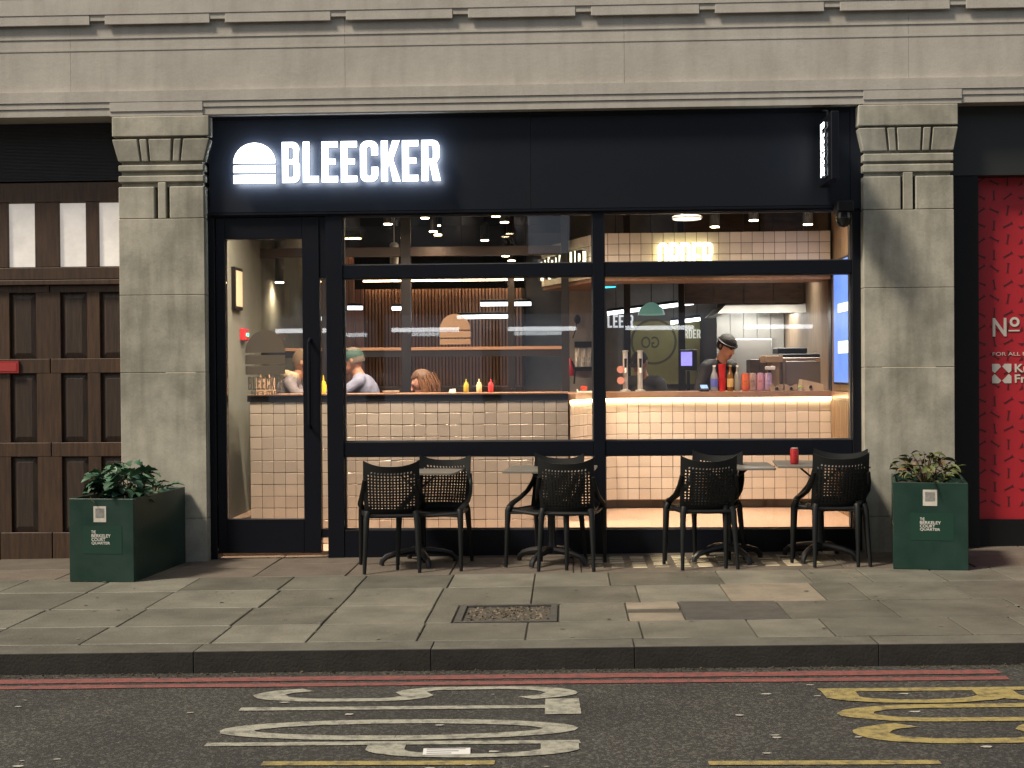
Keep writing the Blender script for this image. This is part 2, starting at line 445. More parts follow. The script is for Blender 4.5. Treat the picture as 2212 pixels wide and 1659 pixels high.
for ch, y0, y1, st in (('s', 1485, 1514, g_S), ('t', 1513, 1546, g_T), ('o', 1555, 1598, g_O), ('p', 1602, 1638, g_P)):
    road_glyph(st, xL, xR, RG(1000, y1).y, RG(1000, y0).y, M_ypaint, 'painted_letter')
xL2 = RG(1808, 1542).x
for ch, y0, y1, st in (('b', 1488, 1521, g_B), ('u', 1524, 1561, g_U), ('s', 1562, 1608, g_S)):
    road_glyph(st, xL2, xL2 + (xR - xL), RG(1900, y1).y, RG(1900, y0).y, M_ypaint2, 'painted_letter')
for a, b, yy in ((565, 1068, 1651), (1530, 2030, 1650)):
    p, q = RG(a, yy), RG(b, yy - 2)
    flat([(p.x, p.y-.028), (q.x, q.y-.028), (q.x, q.y+.028), (p.x, p.y+.028)], RZ).build('painted_dash', M_ypaint2, road)
# small worn paint flecks and a gutter strip of grit
fl = MB()
for _ in range(70):
    x, y, s = random.uniform(-4.2, 4.6), random.uniform(-5.6, -4.0), random.uniform(.008, .03)
    fl.add([(x+s*math.cos(a)*random.uniform(.6,1.6), y+s*.6*math.sin(a)*random.uniform(.6,1), RZ+.001) for a in (0,1,2,3,4,5)], [(0,1,2,3,4,5)])
tag(fl.build('paint_flecks', mat('worn_fleck', (0.30, 0.29, 0.26), 0.9), road), kind='stuff')

# kerb
kerb = link('kerb', MB().box(-40, 40, -3.60, -3.40, -0.35, -0.03).mesh('kerb', mat('kerb_bed', (0.06, 0.058, 0.05), 0.9))); kerb.rotation_euler = tilt
tag(kerb, kind='structure')
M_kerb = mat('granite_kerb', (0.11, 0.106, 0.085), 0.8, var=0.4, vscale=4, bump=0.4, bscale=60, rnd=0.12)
M_kerb_shade = mat('shaded_kerb_face', (0.022, 0.021, 0.018), 0.85, var=0.4, vscale=6, bump=0.3, bscale=60)  # near-black kerb sides: shade on the street face put into the colour
x = -9.0
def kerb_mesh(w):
    me = MB().box(0.0015, w-0.0015, -3.615, -3.40, -0.30, 0.0).mesh('kerb_stone', [M_kerb, M_kerb_shade], bevel=0.003)
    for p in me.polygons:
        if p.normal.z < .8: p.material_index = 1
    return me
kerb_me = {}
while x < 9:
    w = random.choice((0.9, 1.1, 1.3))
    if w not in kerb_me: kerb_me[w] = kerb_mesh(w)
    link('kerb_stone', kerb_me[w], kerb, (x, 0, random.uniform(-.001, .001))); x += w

# pavement: bed and slabs
pave = link('pavement', MB().box(-40, 40, -3.39, 0.9, -0.35, -0.012).mesh('pavement', mat('slab_joint', (0.055, 0.051, 0.040), 0.95)))
pave.rotation_euler = tilt; tag(pave, kind='structure')
M_slab = mat('york_slab', (0.150, 0.146, 0.118), 0.6, var=0.5, vscale=2.6, bump=0.4, bscale=50, rnd=0.32, color2=(0.088, 0.086, 0.068))
M_slab_l = mat('pale_slab', (0.22, 0.19, 0.145), 0.65, var=0.3, vscale=4, bump=0.3, bscale=45)
M_slab_d = mat('iron_cover', (0.06, 0.06, 0.056), 0.55, var=0.3, vscale=9, bump=0.3, bscale=90)
M_fore = mat('forecourt_slab', (0.125, 0.105, 0.083), 0.7, var=0.55, vscale=4.0, bump=0.4, bscale=50, rnd=0.16, color2=(0.09, 0.075, 0.06))
def gx(xd, yd): return G(xd, yd).x
base_j = [-480, -270, -70, 130, 330, 560, 735, 945, 1148, 1350, 1563, 1770, 1960, 2150, 2350, 2560]
courses = [(-1.60, -1.00, 1268), (-2.27, -1.60, 1306), (-2.88, -2.27, 1345), (-3.385, -2.88, 1383)]
VPX = 1225
def slab(x0, x1, y0, y1, m, z=0.0, th=0.05, tiltz=0.0):
    g = 0.005
    mb = MB(); dz = [random.uniform(-.0025, .0025) + tiltz for _ in range(4)]
    mb.hexa([(x0+g,y0+g,-th),(x1-g,y0+g,-th),(x1-g,y1-g,-th),(x0+g,y1-g,-th),
             (x0+g,y0+g,z+dz[0]),(x1-g,y0+g,z+dz[1]),(x1-g,y1-g,z+dz[2]),(x0+g,y1-g,z+dz[3])])
    return mb.build('paving_slab', m, pave, bevel=0.004)
Jx = [gx(j, 1306) for j in base_j]
for ci, (y0, y1, yd) in enumerate(courses):
    js = list(Jx)
    off = [0, 0.0, 0.0, 0.0][ci]
    js = [j + (random.uniform(-.02, .02) if j < 0.3 else random.uniform(-.18, .18)) for j in js]
    if ci == 2:
        js = [j for j in js if j < gx(960, 1345)] + [gx(983, 1330), gx(1207, 1330), gx(1357, 1330), gx(1478, 1330), gx(1704, 1330)] + [j for j in js if j > gx(1800, 1345)]
    if ci == 1:
        js = [j for j in js if j < gx(1500, 1290)] + [gx(1563, 1275), gx(1765, 1275)] + [j for j in js if j > gx(1830, 1290)]
    for i in range(len(js)-1):
        a, b = js[i], js[i+1]
        if b - a < 0.08: continue
        m = M_slab
        if ci == 2 and abs(a - gx(983, 1330)) < .02: continue
        if ci == 2 and abs(a - gx(1478, 1330)) < .02:
            slab(a, b, y0, y1, M_slab_d, 0.004); continue
        if ci == 1 and abs(a - gx(1563, 1275)) < .02: m = M_slab_l
        if ci == 2 and abs(a - gx(1357, 1330)) < .02:
            ym = (y0+y1)/2; slab(a, b, y0, ym-.05, M_slab_l, .0); slab(a, b, ym+.08, y1, M_slab_l, .002); continue
        slab(a, b, y0, y1, m)
gum = MB()
for _ in range(130):
    x, y, s_ = random.uniform(-4.2, 4.8), random.uniform(-3.35, -1.05), random.uniform(.006, .018)
    gum.add([(x + s_*math.cos(a)*random.uniform(.7, 1.2), y + s_*math.sin(a)*random.uniform(.7, 1.2), .0042) for a in (0, .9, 1.8, 2.7, 3.6, 4.5, 5.4)], [tuple(range(7))])
tag(gum.build('gum_spots', mat('old_gum', (0.20, 0.19, 0.16), .8, var=.8, vscale=3, color2=(.03,.03,.025)), pave), kind='stuff')
grit = MB()
for _ in range(1500):
    x, y, s_ = random.uniform(-4.6, 5.2), -3.625 - abs(random.gauss(0, .05)), random.uniform(.004, .012)
    p = [Vector((x + random.uniform(-s_, s_), y + random.uniform(-s_, s_), -.116 + random.uniform(0, s_))) for _ in range(4)]
    grit.add(p, [(0,1,2),(0,2,3),(0,3,1),(1,3,2)])
tag(grit.build('gutter_grit', mat('gutter_dirt', (0.075, 0.06, 0.035), .95, var=.7, vscale=40), road), kind='stuff')
# sunken cover filled with gravel
ga, gb = gx(983, 1330), gx(1207, 1330)
rim = MB()
rim.box(ga+.01, gb-.01, -2.87, -2.83, -.05, .002).box(ga+.01, gb-.01, -2.32, -2.28, -.05, .002).box(ga+.01, ga+.05, -2.83, -2.32, -.05, .002).box(gb-.05, gb-.01, -2.83, -2.32, -.05, .002)
rim.build('cover_rim', M_slab_d, pave)
gr = MB()
for _ in range(900):
    x, y = random.uniform(ga+.06, gb-.06), random.uniform(-2.82, -2.33); s = random.uniform(.006, .016)
    p = [Vector((x+random.uniform(-s, s), y+random.uniform(-s, s), -.022+random.uniform(0, s*1.6))) for _ in range(4)]
    gr.add(p, [(0,1,2),(0,2,3),(0,3,1),(1,3,2)])
tag(gr.build('cover_gravel', mat('brown_gravel', (0.20, 0.155, 0.11), 0.9, var=0.6, vscale=60), pave), kind='stuff')
# forecourt strip: slabs and glass pavement lights
def forecourt(x0, x1):
    x = x0
    while x < x1 - .05:
        w = min(random.uniform(.55, .95), x1 - x)
        yb = -.42 + random.uniform(-.1, .1)
        for (a, b) in ((-1.0, yb), (yb, 0.9)): 
            slab(x, x+w, a, b, M_fore)
        x += w
LX0, LX1 = X(1255, 1215, -.5), X(1800, 1215, -.5)
forecourt(-9, LX0); forecourt(LX1, 9)
slab(LX0, LX1, -1.0, -.80, M_fore); slab(LX0, LX1, -.16, .9, M_fore)
panel = MB().box(LX0+.004, LX1-.004, -.796, -.164, -.06, -.004).build('pavement_light_panel', mat('lens_frame', (0.11, 0.095, 0.075), 0.7, var=.3, vscale=20), pave)
M_lens = mat('glass_lens', (0.46, 0.40, 0.28), 0.18, rnd=0.55, spec=0.8)
lens = MB().box(-.056, .056, -.05, .05, -.02, .003).mesh('glass_lens', M_lens, bevel=.006)
nx = int((LX1-LX0-.06)/.165)
for i in range(nx):
    for j in range(5):
        if random.random() < .12: continue
        link('glass_lens', lens, panel, (LX0+.115+i*.165, -.725+j*.122, random.uniform(-.003, .001)), (random.uniform(-.03,.03), random.uniform(-.03,.03), random.uniform(-.02,.02)))

# ================================================================== STONE BUILDING
bld = thing('stone_building', (0, .3, 0), 'grey Portland stone building front with two pilasters and a moulded cornice', 'building')
YA, YF, YP = -0.17, -0.12, -0.15      # architrave, frieze, pilaster fronts
zA0 = Z(1100, 236, YA); zA1 = Z(1106, 183, YA); zC = Z(1106, 34, -.25)
XW0, XW1 = -9.0, 9.0
# architrave with two receding fasciae over each bay
shop_l, shop_r = X(451, 400, 0), X(1862, 400, 0)
pl0, pl1 = X(260, 800, YP), X(444, 800, YP)
pr0, pr1 = X(1867, 800, YP), X(2062, 800, YP)
h = zA1 - zA0
mb = MB()
mb.box(XW0, XW1, YA, .35, zA0 + h*.56, zA1)
mb.build('architrave', M_stone, bld)
for (a, b) in ((XW0, pl0 - .06), (pl1 + .0, pr0 - .0), (pr1 + .06, XW1)):
    MB().box(a, b, YA + .007, .35, zA0 + h*.315, zA0 + h*.545).build('architrave_fascia', M_stone, bld)
    MB().box(a, b, YA + .014, .35, zA0 + .0, zA0 + h*.295).build('architrave_fascia', M_stone, bld)
for (a, b) in ((pl0 - .06, pl1), (pr0, pr1 + .06)):
    MB().box(a, b, YA + .002, .35, zA0 + h*.17, zA0 + h*.555).build('architrave_block', M_stone, bld)
    MB().box(a, b, YA + .010, .35, zA0 - .005, zA0 + h*.165).build('architrave_fascia', M_stone, bld)
jx = X(745, 120, YF)
for i in range(-4, 4):
    a, b = jx + i*2.25, jx + (i+1)*2.25
    MB().box(a + .001, b - .001, YF, .35, zA1, zC + .05).build('frieze_block', M_stone, bld)
for yy, pr in ((66, .006), (92, .004)):
    z = Z(1106, yy, YF); MB().box(XW0, XW1, YF - pr, YF + .01, z - .008, z + .008).build('bead', M_stone, bld)
zD0, zD1 = Z(1106, 34, -.27), Z(1106, 14, -.27)
MB().box(XW0, XW1, -.148, .35, zC + .05, zD1 + .03).build('bed_mould', M_stone, bld)
blk = MB().hexa([(0,-.153,zD0+.022),(.86,-.153,zD0+.022),(.86,-.147,zD0+.018),(0,-.147,zD0+.018),(0,-.153,zD1+.03),(.86,-.153,zD1+.03),(.86,-.147,zD1+.03),(0,-.147,zD1+.03)]).mesh('mutule', M_stone, bevel=.008)
x = X(200, 40, -.26) + .06 - .985*4
while x < 6: link('mutule', blk, bld, (x, -.3, 0)); x += .985
MB().box(XW0, XW1, -.157, .35, zD1 + .03, zD1 + .16).build('cornice', M_stone, bld)
MB().box(XW0, XW1, -.152, .35, zD1 + .165, zD1 + 3.0).build('upper_wall', M_stone, bld)

def pilaster(l0, l1, xc0, xc1, yd, ca0, splits, grooves):
    """xd: shaft edges; yd: dict of photo heights on this pilaster; blocks built one by one."""
    p = bpy.data.objects.new('pilaster', None); COL.objects.link(p); p.parent = bld
    p.matrix_parent_inverse = Matrix.Translation(bld.location).inverted(); p['_w'] = 1
    xm = (l0 + l1)/2
    def zz(y): return Z(yd['x'], y, YP)
    cw0, cw1 = X(ca0[0], yd['ab0'], YP), X(ca0[1], yd['ab0'], YP)
    s0, s1 = l0, l1
    def bb(name, a, b, z0, z1, fr=0.0, bev=.006): return MB().box(a, b, YP - fr, .3, z0, z1).build(name, M_stone2, p, bevel=bev)
    bb('abacus', cw0, cw1, zz(yd['ab1']), zA0 - .01, .02)
    MB().box(s0+.02, s1-.02, YP + .03, .3, zz(yd['p0']) , zz(yd['ab1']) + .02).build('core', M_stone2, p)
    # flared capital of five blocks
    z1, z0 = zz(yd['fl0']), zz(yd['fl1'])
    xs = [cw0] + [X(s, yd['fl0'], YP) for s in splits] + [cw1]
    def sq(x, top): return x if top else s0 + (x - cw0)/(cw1 - cw0)*(s1 - s0)
    for i in range(0, len(xs), 2):
        a, b = xs[i], xs[i+1]
        MB().hexa([(sq(a,0),YP,z0),(sq(b,0),YP,z0),(sq(b,0),.3,z0),(sq(a,0),.3,z0),(a,YP-.02,z1),(b,YP-.02,z1),(b,.3,z1),(a,.3,z1)]).build('capital_block', M_stone2, p, bevel=.005)
    bb('neck_band', s0, s1, zz(yd['b11']), zz(yd['b10']))
    bb('neck_band', s0, s1, zz(yd['b21']), zz(yd['b20']))
    zg = zz(yd['ge']); zt = zz(yd['p0'])
    g = [X(v, yd['p0'], YP) for v in grooves]
    bb('shaft_panel', s0, g[0], zg, zt); bb('shaft_panel', g[3], s1, zg, zt)
    MB().box(g[1], g[2], YP, .3, zg - .0, zz(yd['b21']) - .001).build('shaft_panel', M_stone2, p, bevel=.004)
    # shaft in courses with fine joints
    zb = -0.15; cuts = [zg - .001, zg - .62, zg - 1.25, .32, zb]
    for i in range(4): bb('shaft_block', s0, s1, cuts[i+1] + .0015, cuts[i] - .0015, 0, .003)
pilaster(pl0, pl1, 0, 0, dict(x=352, ab0=252, ab1=295, fl0=301, fl1=348, b10=356, b11=369, b20=379, b21=393, p0=403, ge=472),
         (243, 452), (297, 302, 317, 322, 371, 377, 392, 397), (333, 341, 358, 366))
pilaster(pr0, pr1, 0, 0, dict(x=1965, ab0=224, ab1=271, fl0=276, fl1=325, b10=331, b11=348, b20=354, b21=371, p0=380, ge=452),
         (1853, 2068), (1911, 1916, 1932, 1937, 1989, 1994, 2010, 2015), (1946, 1951, 1972, 1978))
# wall behind the shop, unseen rear closes the room
# terrace across the street: nothing of it is seen directly, the shop glass mirrors it
opp = thing('opposite_terrace', (0, -24, 0), 'dark terrace across the street mirrored faintly in the shop glass', 'building')
M_brick = mat('dark_brick', (0.035, 0.028, 0.026), .9, var=.3, vscale=6)
MB().box(-30, 30, -25, -24, -.4, 13).build('wall', M_brick, opp)
for i in range(-5, 6):
    for j in range(3):
        MB().box(i*3.1 - .55, i*3.1 + .55, -24.0, -23.97, 4.6 + j*3.0, 6.4 + j*3.0).build('window', mat('night_pane', (.02,.025,.03), .1, emit=(.55,.65,.9), estr=.05) if (i*7 + j*3) % 5 else mat('lit_pane', (.3,.3,.3), .3, emit=(.7,.8,1), estr=.45), opp)
    MB().box(i*3.1 - 1.3, i*3.1 + 1.3, -24.0, -23.97, .5, 3.0).build('shop_window', mat('shop_pane', (.05,.05,.06), .2, emit=(.75,.82,1.0), estr=.22), opp)
    MB().box(i*3.1 - 1.1, i*3.1 + .7, -23.97, -23.95, 2.55, 2.66).build('shop_tube', mat('shop_tube', (.8,.8,.8), .5, emit=(.95,.97,1), estr=7), opp)

# ================================================================== LEFT BAY: timber doors
YG = .16
M_oak = wood_mat('dark_oak', (0.078, 0.043, 0.024), (0.034, 0.019, 0.012), .5)
M_oakp = wood_mat('dark_oak_panel', (0.050, 0.030, 0.020), (0.022, 0.014, 0.010), .55)
gate = thing('timber_doors', (-3.6, YG, 0), 'dark brown panelled timber double doors with small frosted windows beside the left pilaster', 'door')
def gX(x, y=600): return X(x, y, YG)
def gZ(y, x=130): return Z(x, y, YG)
zt, zb = gZ(395), -.12
xl, xr2 = -6.2, pl0 + .25
MB().box(xl, xr2, YG + .03, YG + .09, zb, zt).build('backing_board', M_oakp, gate)
mod = gX(130) - gX(20)
win = [(-90, -32), (20, 78), (130, 188), (215, 273)]
# top rail, window posts, transom
MB().box(xl, xr2, YG - .02, YG + .03, gZ(437), zt).build('head_rail', M_oak, gate, bevel=.004)
MB().box(xl, xr2, YG - .02, YG + .03, gZ(604), gZ(578)).build('rail', M_oak, gate, bevel=.004)
MB().box(xl, xr2, YG - .05, YG + .03, gZ(616), gZ(605.5)).build('transom_moulding', M_oak, gate, bevel=.004)
edges = [xl] + [gX(v) for w in win for v in w] + [xr2]
for i in range(0, len(edges), 2):
    MB().box(edges[i], edges[i+1], YG - .018, YG + .03, gZ(577), gZ(437.5)).build('window_post', M_oak, gate, bevel=.003)
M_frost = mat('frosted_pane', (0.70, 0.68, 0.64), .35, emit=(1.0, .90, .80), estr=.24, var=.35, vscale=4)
for a, b in win:
    MB().box(gX(a)+.003, gX(b)-.003, YG + .005, YG + .02, gZ(576), gZ(439)).build('frosted_pane', M_frost, gate)
rows = [(632, 775), (806, 956), (986, 1150)]
pan = [(-90, -32), (20, 78), (130, 188), (215, 273)]
lv = [gZ(617)] + [gZ(v) for r_ in rows for v in r_] + [zb]
for i in range(0, len(lv), 2):
    for a, b in ((xl, gX(-6)), (gX(-4), gX(107)), (gX(109), xr2)):
        MB().box(a, b, YG - .012, YG + .03, lv[i+1], lv[i]).build('rail', M_oak, gate, bevel=.003)
e2 = [xl] + [gX(v) for w in pan for v in w] + [xr2]
for r0, r1 in rows:
    for i in range(0, len(e2), 2):
        MB().box(e2[i], e2[i+1], YG - .010, YG + .03, gZ(r1), gZ(r0)).build('stile', M_oak, gate)
    for a, b in pan:
        xa, xb, z0, z1 = gX(a), gX(b), gZ(r1), gZ(r0)
        MB().hexa([(xa+.05,YG+.006,z0+.05),(xb-.05,YG+.006,z0+.05),(xb-.002,YG+.020,z0+.002),(xa+.002,YG+.020,z0+.002),
                   (xa+.05,YG+.006,z1-.05),(xb-.05,YG+.006,z1-.05),(xb-.002,YG+.020,z1-.002),(xa+.002,YG+.020,z1-.002)]).build('panel', M_oakp, gate)
MB().box(gX(-20), gX(41), YG - .03, YG - .013, gZ(805), gZ(779)).build('red_notice_plate', mat('red_plate', (0.34, 0.03, 0.03), .4), gate)
MB().box(gX(-20), gX(37), YG - .033, YG - .031, gZ(801), gZ(783)).build('notice_face', mat('red_plate_face', (0.40, 0.05, 0.05), .4), gate)
mesh_p = MB().box(xl, xr2, YG - .03, YG + .05, zt + .012, Z(130, 262, YG))
grille = thing('ventilation_grille', (-3.6, YG, zt), 'dark mesh ventilation panel above the timber doors', 'grille')
mesh_p.build('backing', mat('grille_back', (0.010, 0.012, 0.018), .6), grille)
for i in range(40):
    z = zt + .03 + i * (Z(130, 262, YG) - zt - .04)/40
    MB().box(xl, xr2, YG - .038, YG - .031, z, z + .006).build('grille_bar', mat('grille_wire', (0.022, 0.024, 0.030), .6), grille)
# reveal closing wall above left bay
MB().box(XW0, pl0, YG + .09, .35, zb, zA0).build('bay_back', M_stone2, bld)

# ================================================================== RIGHT BAY: red hoarding
YR = .10
hoard = thing('red_window_hoarding', (4.3, YR, 0), 'red printed hoarding in a black frame beside the right pilaster', 'hoarding')
def hX(x, y=700): return X(x, y, YR)
def hZ(y, x=2150): return Z(x, y, YR)
MB().box(pr1 - .01, 9, YR - .10, .34, hZ(382), hZ(206)).build('fascia_panel', mat('charcoal_fascia', (0.022, 0.024, 0.025), .5), hoard)
MB().box(pr1 - .01, hX(2107), YR - .09, .34, -.1, hZ(383)).build('frame_post', M_black, hoard)
MB().box(hX(2107)+.001, 9, YR - .02, .34, -.1, hZ(1122)).build('sill', M_black, hoard)
M_redv = mat('red_vinyl', (0.46, 0.020, 0.032), .5, var=.15, vscale=2)
MB().box(hX(2107)+.001, 9, YR + .02, .34, hZ(1122) + .001, hZ(383) - .001).build('red_panel', M_redv, hoard)
pat = MB()
yy = 398; row = 0
def mark(cx, cz, s, a, pts):
    ca, sa = math.cos(a), math.sin(a)
    pat.add([(cx + (u*ca - v*sa)*s, YR + .0175, cz + (u*sa + v*ca)*s) for u, v in pts], [tuple(range(len(pts)))])
bone = [(-1,.32),(-.75,.12),(.7,.14),(1.05,.36),(.95,0),(1.05,-.34),(.7,-.12),(-.72,-.14),(-1,-.30),(-.85,0)]
arrow = [(-.9,.4),(0,-.35),(.9,.4),(.25,.28),(-.25,.28)]
px = .117
z = hZ(392)
k = 0
while z > hZ(1112):
    for i in range(9):
        cx = hX(2112) + .03 + i*px*.93
        j = (i + (k % 2)*0) % 4
        a = (R(28), R(-32), R(85), R(5))[j] + random.uniform(-.12, .12) + (R(-55) if k % 2 else 0)
        if j == 3: mark(cx, z - .02, .034, random.uniform(-.1, .1) if k % 2 else R(60), arrow)
        else: mark(cx, z + random.uniform(-.01, .01), .042, a, bone)
    z -= .118; k += 1
tag(pat.build('printed_marks', mat('print_dark_red', (0.075, 0.012, 0.016), .6), hoard), kind='stuff')
M_print = mat('white_print', (0.62, 0.58, 0.52), .6)
def print_text(body, x0, x1, y0, y1, Yp, m, parent, bold=0.0, nm='lettering', th=.002):
    me = fit(text_mesh(body, .02, bold), X(x0, y0, Yp), X(x1, y0, Yp), Z(x0, y1, Yp), Z(x0, y0, Yp), Yp, th, m)
    return link(nm, me, parent)
print_text('N', 2144, 2174, 687, 727, YR + .017, M_print, hoard, .02)
print_text('o', 2181, 2202, 685, 706, YR + .017, M_print, hoard, .02)
MB().box(hX(2180), hX(2204), YR + .014, YR + .017, hZ(716), hZ(713)).build('lettering', M_print, hoard)
print_text('FOR ALL ENQUIRIES', 2144, 2286, 761, 770, YR + .017, M_print, hoard)
print_text('Knight', 2192, 2268, 786, 810, YR + .017, M_print, hoard, .02)
print_text('Frank', 2192, 2258, 809, 827, YR + .017, M_print, hoard, .02)
lx0, lx1, lz0, lz1 = hX(2144), hX(2186), hZ(828), hZ(786)
lw, lh = (lx1-lx0)/2, (lz1-lz0)/2
logo = MB()
for sx in (0, 1):
    for sz in (0, 1):
        cx, cz = lx0 + sx*lw*2, lz0 + sz*lh*2; dx, dz = (lw if sx == 0 else -lw), (lh if sz == 0 else -lh)
        logo.add([(cx + u*dx, YR + .0165, cz + v*dz) for u, v in ((.0,.0),(.72,.0),(.95,.28),(.28,.95),(.0,.72))], [(0,1,2,3,4)])
logo.build('printed_emblem', M_print, hoard)

# ================================================================== SHOPFRONT
shop = thing('shopfront', ((shop_l+shop_r)/2, 0, 0), 'black framed burger restaurant shopfront with wide dark fascia and tall windows', 'shopfront')
YS = 0.0
def sX(x, y=700): return X(x, y, YS)
def sZ(y, x=1100): return Z(x, y, YS)
z_fas1, z_fas0 = zA0 - .004, Z(1100, 452, -.06)
xs_ = X(1146, 300, -.06)
for a, b in ((shop_l + .02, xs_ - .0005), (xs_ + .0005, X(1836, 300, -.06))): MB().box(a, b, -.06, .14, z_fas0, z_fas1).build('fascia', M_fascia, shop, bevel=.002)
MB().box(X(1836, 300, -.06) + .002, shop_r - .004, -.065, .14, z_fas0 - .03, z_fas1).build('fascia_end', M_fascia, shop)
for y, zz in ((-.067, z_fas1 - .028), (-.067, z_fas0 - .012)):
    MB().box(shop_l + .02, X(1836, 300, -.06), y, y + .10, zz - .009, zz + .009).build('fascia_trim', M_frame, shop)
z_head = sZ(463)
z_t1, z_t0 = sZ(570), sZ(598)
z_r1, z_r0 = sZ(953), sZ(984)
z_b = sZ(1143)
MB().box(shop_l, shop_r, -.04, .12, z_head, z_fas0 - .022).build('head_rail', M_frame, shop)
fx = dict(jl=(shop_l, sX(488)), ds=(sX(655), sX(690)), dp=(sX(707), sX(742)), mu=(sX(1281), sX(1305)), jr=(sX(1839), shop_r))
for nm, key in (('jamb', 'jl'), ('post', 'dp'), ('mullion', 'mu'), ('jamb', 'jr')):
    a, b = fx[key]
    if key == 'jl': b = sX(468)
    MB().box(a, b, -.045, .125, -.12, z_head - .001).build(nm, M_frame, shop, bevel=.003)
spans = ((fx['dp'][1], fx['mu'][0]), (fx['mu'][1], fx['jr'][0]))
for a, b in spans:
    a += .001; b -= .001
    MB().box(a, b, -.035, .11, z_t0, z_t1).build('transom', M_frame, shop, bevel=.003)
    MB().box(a, b, -.035, .11, z_r0, z_r1).build('middle_rail', M_frame, shop, bevel=.003)
    MB().box(a, b, -.04, .115, -.12, z_b).build('bottom_panel', M_frame, shop, bevel=.003)
    for z0, z1 in ((z_t1, z_head), (z_r1, z_t0), (z_b, z_r0)):
        MB().box(a, b, .03, .042, z0 + .001, z1 - .001).build('window_pane', M_glass, shop)
        # slim steel bead round each pane
        M_bead = mat('grey_bead', (0.10, 0.10, 0.10), .4, metal=.3)
        bd = .010
        MB().box(a, b, .012, .03, z1 - bd, z1 - .0005).box(a, a + bd, .012, .03, z0 + bd, z1 - bd).box(b - bd, b, .012, .03, z0 + bd, z1 - bd).box(a, b, .012, .03, z0 + .0005, z0 + bd).build('glazing_bead', M_bead, shop)
# sidelight slit beside the door
a, b = sX(692.5), fx['dp'][0] - .001
MB().box(a, b, .03, .042, -.02, z_head - .003).build('window_pane', M_glass, shop)
for z0, z1 in ((sZ(1160), sZ(1142)), (sZ(596), z_head - .004)): MB().box(a, b, -.02, .09, z0, z1).build('sidelight_rail', M_frame, shop)
# door
dl, dr = sX(469.5), sX(691.5)
door = MB().box(dl, sX(489), -.03, .05, .02, z_head - .004).box(fx['ds'][0], dr, -.03, .05, .02, z_head - .004) \
    .box(sX(489), fx['ds'][0], -.03, .05, sZ(517, 570), z_head - .004).box(sX(489), fx['ds'][0], -.03, .05, .02, sZ(1121, 570)).build('door', M_frame, shop, bevel=.003)
def sub(o): o['_w'] = 0; return o
MB().box(sX(489)+.001, fx['ds'][0]-.001, .005, .015, sZ(1121, 570)+.001, sZ(517, 570)-.001).build('door_glass', M_glass, door)
MB().tube([(sX(671), -.03, 1.05), (sX(671), -.085, 1.07), (sX(671), -.085, 1.75), (sX(671), -.03, 1.77)], .014, 10).build('handle', M_frame, door, smooth=True)
# vinyl on the door
M_vinyl = film_mat('frosted_vinyl', (0.34, 0.30, 0.25), .93)
def dome(x0, x1, zb_, ztop, n=28):
    cx, rx = (x0+x1)/2, (x1-x0)/2
    return [(cx + rx*math.cos(math.pi*i/n), zb_ + (ztop-zb_)*math.sin(math.pi*i/n)) for i in range(n+1)]
def burger(x0, x1, y0, y1, y2, y3, y4, y5, Yp, m, parent, th=.002, nm='burger_emblem'):
    """Dome y0..y1, patty y2..y3, bottom bun y4..y5 (photo heights)."""
    xc = (x0+x1)/2; a, b = X(x0, y1, Yp), X(x1, y1, Yp)
    z = lambda y: Z(xc, y, Yp)
    for o_ in (MB().prism_y(dome(a, b, z(y1), z(y0)), Yp - th, Yp).build(nm, m, parent), MB().box(a, b, Yp - th, Yp, z(y3), z(y2)).build(nm, m, parent),
               MB().box(a, b, Yp - th, Yp, z(y5), z(y4)).build(nm, m, parent)): lit_faces(o_.data, m)
burger(530, 616, 713, 762, 767, 786, 791, 809, .003, M_vinyl, door, .0015, 'vinyl_emblem')
word('BLEECKER', X(536, 830, .003), X(612, 830, .003), Z(570, 842, .003), Z(570, 814, .003), .003, .0015, M_vinyl, door, name='vinyl_letter')
print_text('BAKER STREET', 542, 608, 845, 856, .003, M_vinyl, door, .02, 'vinyl_letter', .0015)

# illuminated fascia sign
sg = thing('illuminated_sign', (X(730, 400, -.1), -.1, Z(730, 400, -.1)), 'glowing white BLEECKER sign with burger emblem on dark fascia', 'sign')
YSg = -.125
burger(506, 597, 310, 354, 359, 374, 379, 397.5, YSg, M_sign, sg, .03, 'burger_emblem')
word('BLEECKER', X(611, 350, YSg), X(950, 350, YSg), Z(780, 394, YSg), Z(780, 306, YSg), YSg, .03, M_sign, sg, gap=.08)
